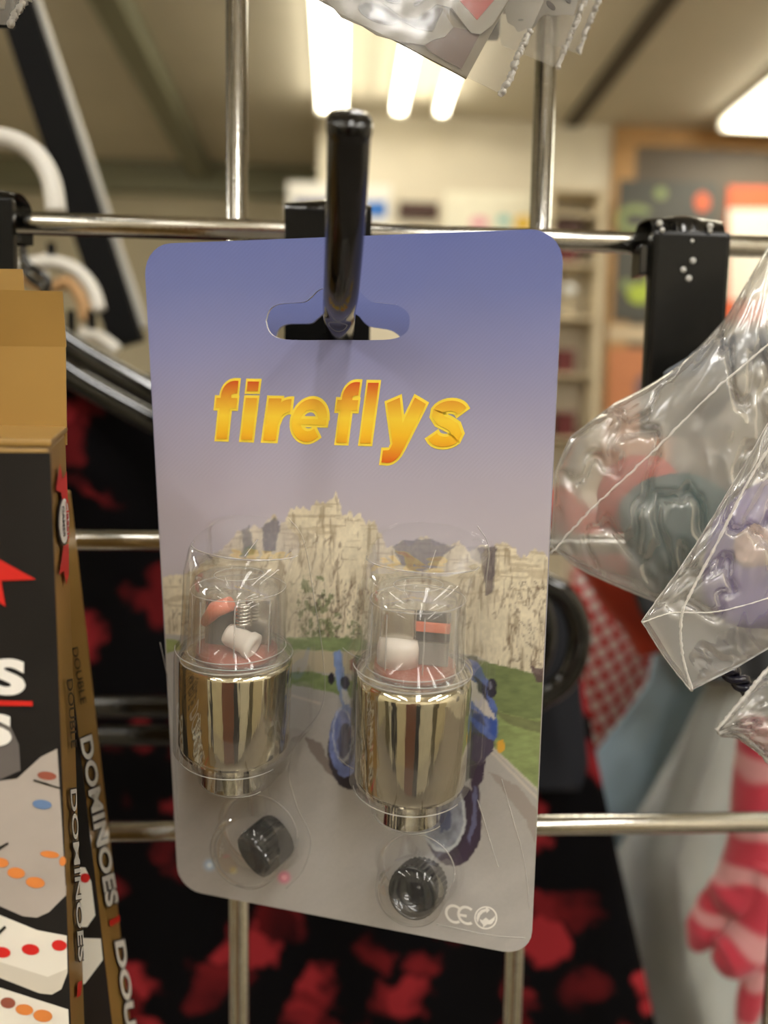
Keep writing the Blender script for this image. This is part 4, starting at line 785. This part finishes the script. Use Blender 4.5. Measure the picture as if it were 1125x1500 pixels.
seam('fold_edge', [(940, 910), (1010, 812), (1085, 690), (1125, 620)], -.062, .00014, bg2, .00003)
bg3 = thing('clear_bag', 'small clear bag corner with white welded edges and shiny folds', 'plastic bag', tuple(P(1050, 1075, -.075)))
pillow('bag_film', [[(1050, 1068), (1125, 985), (1220, 900)], [(1220, 900), (1280, 1050), (1260, 1190)], [(1056, 1080), (1080, 1082), (1130, 1118), (1260, 1190)], [(1050, 1068), (1050, 1074), (1056, 1080)]], -.075, .006, BAG, bg3, seed=33, cr=.002, nu=50, nv=40)
seam('welded_edge', [(1050, 1070), (1090, 1022), (1130, 975), (1200, 910)], -.076, .0004, bg3, .00005); seam('welded_edge', [(1052, 1074), (1074, 1072), (1104, 1092), (1135, 1124), (1180, 1150)], -.076, .0004, bg3, .00005)
blob('purple_filling', (1190, 1030), -.075, .008, .003, .009, PURP, bg3, 5, .2)
cd = thing('twisted_cord', 'short glossy dark twisted cord between the clear bags', 'cord', tuple(P(1096, 1014, -.05)))
for ph in (0, PI):
    ctr = [P(1030 + 110 * t, 950 + 98 * t, -.052) for t in np.linspace(0, 1, 50)]
    MB().tube([c + Vector((math.cos(k * .5 + ph) * .0008, math.sin(k * .5 + ph) * .0008, math.cos(k * .5 + ph) * .0008)) for k, c in enumerate(ctr)], .0009, 8).build('strand', mat('dark cord', (34, 32, 44), .2), cd)

# ================================================================== hangers, rack and clothes behind the panel
def rack_arm():
    r = thing('clothes_rack', 'black sloping rack arm with pale edge strip behind the wire grid', 'clothes rack', (P(-260, 0, .26).x, .26, 0))
    a, b = P(-33, -160, .26), P(184, 503, .26); d = (b - a).normalized(); w = Vector((d.z, 0, -d.x))
    w = w if w.x > 0 else -w
    MB().rbox(a - w * .0095, w * .019, Vector((0, .012, 0)), b - a, .001).build('sloping_arm', BLACKMATT, r)
    a2, b2 = P(26, -60, .268), P(206, 480, .268); MB().rbox(a2 - w * .004, w * .008, Vector((0, .006, 0)), b2 - a2, .001).build('edge_strip', mat('pale edge strip', (186, 184, 176), .35), r)
    x = P(-260, 0, .26).x
    MB().rbox((x - .02, .25, 0), (.04, 0, 0), (0, .04, 0), (0, 0, a.z + .2), .002).build('post', BLACKMATT, r)
    MB().tube([(x, .265, a.z), a + d * .002], .008, 10).build('stay', BLACKMATT, r)
    MB().rbox((x - .25, .12, 0), (.5, 0, 0), (0, .34, 0), (0, 0, .025), .004).build('base', BLACKMATT, r)
rack_arm()
def hanger(lab, Y, dy_px, m, grp, k=0):
    r = thing('black_hanger', lab, 'hanger', tuple(P(30, 420, Y)), grp)
    o = [(40, 455), (100, 506), (215, 572), (480, 712), (700, 822), (790 - k, 852 - k), (832 - k, 880 - k), (849 - k, 930 - k), (836 - k, 985 - k), (800 - k, 1018 - k), (740 - k, 1035), (480, 1035), (130, 1035), (-200, 1035)]
    MB().tube(bez([P(x, y + dy_px, Y) for x, y in o], 8), .0046, 14, flat=.7).build('frame', m, r)
    MB().tube(bez([P(x, y + dy_px, Y) for x, y in ((40, 455), (-20, 470), (-300, 620))], 8), .0046, 14, flat=.7).build('shoulder', m, r)
    MB().tube(bez([P(x, y + dy_px * .4, Y) for x, y in ((42, 458), (70, 414), (38, 384), (33, 345), (34, 318), (20, 300))], 8), .0016, 10).build('hook', m, r)
GBL = mat('shiny black hanger', (6, 6, 7), .06, coat=.6)
hanger('glossy black hanger, upper of two behind the card', .085, 0, GBL, 'black hangers behind the card')
hanger('glossy black hanger, lower of two, over the floral dress', .1, 42, GBL, 'black hangers behind the card', 50)
wh = thing('white_hanger', 'large white plastic hanger hook above the gold hang tab', 'hanger', tuple(P(0, 300, .1)))
MB().tube(bez([P(*q, .1) for q in ((-78, 330), (-70, 260), (-40, 215), (5, 203), (48, 222), (74, 262), (83, 312))], 8), .0036, 14).build('hook', WHITEPLASTIC, wh)
MB().tube(bez([P(*q, .1) for q in ((-78, 330), (-80, 420), (-220, 520))], 8), .0034, 12).build('shoulder', WHITEPLASTIC, wh)
wh = thing('white_hanger', 'smaller white plastic hanger hook beside the black sloping arm', 'hanger', tuple(P(100, 400, .18)))
MB().tube(bez([P(*q, .18) for q in ((-10, 392), (30, 390), (64, 384), (96, 388), (120, 403), (137, 426), (146, 455))], 8), .0032, 14).build('hook', WHITEPLASTIC, wh)
for x in (75, 104, 134): MB().tube([P(x, 356 if x == 75 else 455, .2), P(x + 1, 385 if x == 75 else 495, .2)], .0022, 10).build('stem', BLACKMATT, wh)
MB().tube(bez([P(*q, .2) for q in ((118, 488), (145, 494), (172, 514))], 6), .0034, 12).build('shoulder', WHITEPLASTIC, wh)
th_ = thing('wooden_hanger', 'tan wooden hanger neck showing above the gold hang tab', 'hanger', tuple(P(66, 430, .22)))
MB().tube(bez([P(*q, .22) for q in ((-60, 400), (10, 398), (40, 410), (68, 424), (100, 414), (120, 440), (126, 470))], 8), .0035, 12).build('shoulder', mat('tan hanger wood', (186, 146, 98), .5, noise=.2), th_)
MB().tube(bez([P(*q, .22) for q in ((68, 424), (66, 395), (70, 372))], 6), .0018, 10).build('hook', CHROME, th_)

def flower_mat():
    m = mat('black floral cloth', (6, 5, 7), .9); m.node_tree.nodes['Principled BSDF'].inputs['Specular IOR Level'].default_value = .1; N = m.node_tree.nodes; L = m.node_tree.links; b = N['Principled BSDF']
    tc = N.new('ShaderNodeTexCoord'); n = N.new('ShaderNodeTexNoise'); n.inputs['Scale'].default_value = 55; n.inputs['Detail'].default_value = 2
    mix = N.new('ShaderNodeMix'); mix.data_type = 'VECTOR'; mix.inputs[0].default_value = .012
    va = N.new('ShaderNodeVectorMath'); va.operation = 'SCALE'; va.inputs[3].default_value = .03
    ad = N.new('ShaderNodeVectorMath'); L.new(tc.outputs['Object'], n.inputs['Vector']); L.new(n.outputs['Color'], va.inputs[0]); L.new(tc.outputs['Object'], ad.inputs[0]); L.new(va.outputs[0], ad.inputs[1])
    mp = N.new('ShaderNodeMapping'); mp.inputs['Scale'].default_value = (1, .0, 1); L.new(ad.outputs[0], mp.inputs[0])
    v = N.new('ShaderNodeTexVoronoi'); v.inputs['Scale'].default_value = 38; L.new(mp.outputs[0], v.inputs['Vector'])
    big = N.new('ShaderNodeTexNoise'); big.inputs['Scale'].default_value = 20; big.inputs['Detail'].default_value = 1; L.new(mp.outputs[0], big.inputs['Vector'])
    r1 = N.new('ShaderNodeValToRGB'); r1.color_ramp.elements[0].position = .40; r1.color_ramp.elements[0].color = (1, 1, 1, 1); r1.color_ramp.elements[1].position = .52; r1.color_ramp.elements[1].color = (0, 0, 0, 1); L.new(v.outputs['Distance'], r1.inputs[0])
    r2 = N.new('ShaderNodeValToRGB'); r2.color_ramp.elements[0].position = .45; r2.color_ramp.elements[1].position = .53; L.new(big.outputs['Fac'], r2.inputs[0])
    mu = N.new('ShaderNodeMath'); mu.operation = 'MULTIPLY'; L.new(r1.outputs[0], mu.inputs[0]); L.new(r2.outputs[0], mu.inputs[1])
    cr = N.new('ShaderNodeValToRGB'); cr.color_ramp.elements[0].color = lin((62, 10, 10)); cr.color_ramp.elements[1].color = lin((158, 44, 50)); L.new(v.outputs['Color'], cr.inputs[0])
    mc = N.new('ShaderNodeMix'); mc.data_type = 'RGBA'; mc.inputs[6].default_value = lin((7, 6, 8)); L.new(mu.outputs[0], mc.inputs[0]); L.new(cr.outputs[0], mc.inputs[7]); L.new(mc.outputs[2], b.inputs['Base Color']); return m
def check_mat():
    m = mat('red check cloth', (200, 60, 50), .8); N = m.node_tree.nodes; L = m.node_tree.links; b = N['Principled BSDF']; tc = N.new('ShaderNodeTexCoord')
    mp = N.new('ShaderNodeMapping'); mp.inputs['Rotation'].default_value = (0, .5, 0); L.new(tc.outputs['Object'], mp.inputs[0]); prev = None
    for ax in ('X', 'Z'):
        w = N.new('ShaderNodeTexWave'); w.bands_direction = ax; w.inputs['Scale'].default_value = 32; L.new(mp.outputs[0], w.inputs['Vector'])
        if prev: ml = N.new('ShaderNodeMath'); ml.operation = 'MULTIPLY'; L.new(prev, ml.inputs[0]); L.new(w.outputs['Fac'], ml.inputs[1]); prev = ml.outputs[0]
        else: prev = w.outputs['Fac']
    cr = N.new('ShaderNodeValToRGB'); cr.color_ramp.elements[0].position = .1; cr.color_ramp.elements[0].color = lin((196, 52, 46)); cr.color_ramp.elements[1].position = .3; cr.color_ramp.elements[1].color = lin((226, 212, 204)); L.new(prev, cr.inputs[0]); L.new(cr.outputs[0], b.inputs['Base Color']); return m
def cloth(name, lab, cat, rows, Y, amp, nf, m, seed=1, nu=70, nv=70, skew=0.0, floor_to=None, part='fabric', th=.002):
    ys = [r[0] for r in rows]; base = P((rows[-1][1] + rows[-1][2]) / 2, ys[-1], Y)
    r = thing(name, lab, cat, tuple(base)); G = []
    for i in range(nv + 1):
        py = ys[0] + (ys[-1] - ys[0]) * i / nv; xl = np.interp(py, ys, [q[1] for q in rows]); xr = np.interp(py, ys, [q[2] for q in rows]); row = []
        for j in range(nu + 1):
            u = j / nu; ph = nf * 2 * PI * (u + skew * (i / nv)) + 2.5 * float(fbm(u * 3, i / nv * 2, seed, 2))
            e = math.sin(PI * u) ** .3 if 0 < u < 1 else 0
            row.append(P(xl + (xr - xl) * u, py, Y - amp * (math.sin(ph) * .6 + .4 * math.sin(ph * .43 + 1)) * e * (.4 + .6 * i / nv)))
        G.append(row)
    b = MB(); b.grid(G); b.grid([[p + Vector((0, th, 0)) for p in row] for row in G])
    R, C = len(G), len(G[0]); n = R * C
    loop = [j for j in range(C)] + [i * C + C - 1 for i in range(1, R)] + [(R - 1) * C + j for j in range(C - 2, -1, -1)] + [i * C for i in range(R - 2, 0, -1)]
    for k in range(len(loop)): a, c = loop[k], loop[(k + 1) % len(loop)]; b.f.append([a, c, n + c, n + a]); b.sm.append(False)
    b.build(part, m, r); return r
dress = cloth('floral_dress', 'black dress with red flowers hanging behind the card', 'dress', [(548, -40, 215), (600, -60, 330), (720, -80, 560), (860, -100, 760), (960, -120, 850), (1100, -120, 872), (1250, -120, 905), (1500, -140, 960), (1900, -160, 1040)], .135, .012, 3.2, flower_mat(), 3, 110, 90)
MB().tube(bez([P(x, y, .13) for x, y in ((-40, 552), (100, 548), (215, 606), (330, 664))], 6), .004, 8).build('neck_binding', mat('navy binding', (22, 26, 44), .7), dress)
nv_ = cloth('navy_garment', 'dark navy garment between the floral dress and the red check cloth', 'garment', [(850, 700, 815), (900, 700, 840), (960, 700, 846), (1060, 700, 856), (1120, 700, 862), (1160, 700, 850)], .116, .003, 1.3, mat('navy cloth', (17, 20, 30), .8), 5, 30, 30)
cloth('grey_garment', 'pale grey soft garment with long slanting folds', 'garment', [(720, 1050, 1330), (1000, 1040, 1330), (1100, 990, 1330), (1190, 938, 1330), (1260, 900, 1330), (1500, 880, 1340), (1900, 870, 1340)], .2, .03, 2.6, mat('grey fleece', (158, 161, 156), .9, noise=.08, scale=30, sheen=.3), 8, 90, 90, skew=-.5)
cloth('blue_garment', 'dusty blue smooth garment tucked behind the grey one', 'garment', [(760, 980, 1200), (900, 970, 1200), (1000, 950, 1200), (1050, 915, 1190), (1105, 872, 1180), (1200, 876, 1160), (1350, 890, 1100), (1600, 900, 1060)], .245, .014, 1.6, mat('dusty blue cloth', (166, 190, 204), .55, noise=.08, scale=20, sheen=.2), 12, 70, 70, skew=-.4)
cloth('check_garment', 'red and white checked garment behind the black hanger end', 'garment', [(740, 850, 1150), (860, 838, 1120), (960, 838, 1090), (1050, 840, 1040), (1130, 846, 990), (1400, 850, 960)], .29, .014, 1.8, check_mat(), 15, 60, 60, skew=-.3)
cloth('cream_garment', 'cream garment edge above the checked cloth', 'garment', [(720, 830, 1000), (850, 826, 960), (900, 828, 930), (960, 830, 900), (1100, 832, 880)], .33, .008, 1.2, mat('cream cloth', (222, 212, 190), .8), 18, 40, 40)
og = thing('orange_sleeve', 'orange red rounded sleeve showing below the teal filled bag', 'garment', tuple(P(945, 925, .2)))
MB().tube(bez([P(*q, .215) for q in ((800, 720), (860, 800), (905, 866), (940, 912), (960, 950))], 8), [.004] + [.0115] * 31 + [.003], 16).build('sleeve', mat('orange red cloth', (190, 66, 42), .5, noise=.15, scale=40), og)
dk = cloth('bag_shade_sheet', 'dark grey sheet put in for the shading under the crumpled bag', 'garment', [(740, 900, 1250), (850, 925, 1250), (900, 940, 1230), (950, 985, 1200), (1000, 1030, 1180)], .17, .006, 1.5, mat('dark grey bag shade', (48, 50, 52), .8), 25, 40, 40)  # dark sheet standing in for the shading of the bag
# pink striped knitted piece
pk = thing('knitted_glove', 'pink and white striped soft knitted glove hanging beside the grey garment', 'glove', tuple(P(1060, 1420, .13)))
def stripe_mat():
    m = mat('pink stripe knit', (214, 70, 88), .9, sheen=.4); N = m.node_tree.nodes; L = m.node_tree.links; tc = N.new('ShaderNodeTexCoord'); w = N.new('ShaderNodeTexWave'); w.bands_direction = 'Z'; w.inputs['Scale'].default_value = 13; w.inputs['Distortion'].default_value = 7; w.inputs['Detail Scale'].default_value = 1; w.inputs['Phase Offset'].default_value = 3.4
    cr = N.new('ShaderNodeValToRGB'); cr.color_ramp.elements[0].position = .70; cr.color_ramp.elements[0].color = lin((186, 48, 66)); cr.color_ramp.elements[1].position = .92; cr.color_ramp.elements[1].color = lin((206, 144, 144)); L.new(tc.outputs['Object'], w.inputs['Vector']); L.new(w.outputs['Fac'], cr.inputs[0]); L.new(cr.outputs[0], N['Principled BSDF'].inputs['Base Color']); return m
KN = stripe_mat(); gm = MB()
def lobe(pts, rad, Y):
    q = bez([P(x, y, Y) for x, y in pts], 8); n = len(q); rr = [np.interp(k / (n - 1), np.linspace(0, 1, len(rad)), rad) for k in range(n)]; gm.tube(q, rr, 14)
lobe([(1125, 1060), (1112, 1150), (1108, 1230), (1092, 1290), (1066, 1320), (1052, 1334)], [.012, .0115, .012, .013, .011, .003], .13)
lobe([(1080, 1290), (1052, 1330), (1030, 1365), (1016, 1390)], [.008, .0095, .0085, .003], .136)
lobe([(1120, 1260), (1112, 1330), (1090, 1385), (1062, 1404), (1046, 1408)], [.007, .0085, .0105, .0095, .003], .122)
lobe([(1128, 1240), (1122, 1330), (1112, 1400), (1098, 1470), (1086, 1520)], [.005, .006, .006, .006, .003], .13)
gm.build('knit', KN, pk)
# low rail that carries the clothes on the right
lr = thing('clothes_rail', 'chrome clothes rail hidden behind the clear bags', 'clothes rail', (P(1230, 760, .26).x, .26, 0))
z = P(1230, 735, .26).z; xr_ = P(1460, 760, .26).x
MB().tube([(P(1110, 760, .26).x, .262, z), (xr_, .262, z)], .008, 14).build('rail', CHROME, lr)
MB().tube([(xr_, .262, .03), (xr_, .262, z + .02)], .011, 14).build('post', CHROME, lr)
MB().rbox((xr_ - .15, .12, 0), (.3, 0, 0), (0, .34, 0), (0, 0, .03), .004).build('base', BLACKMATT, lr)
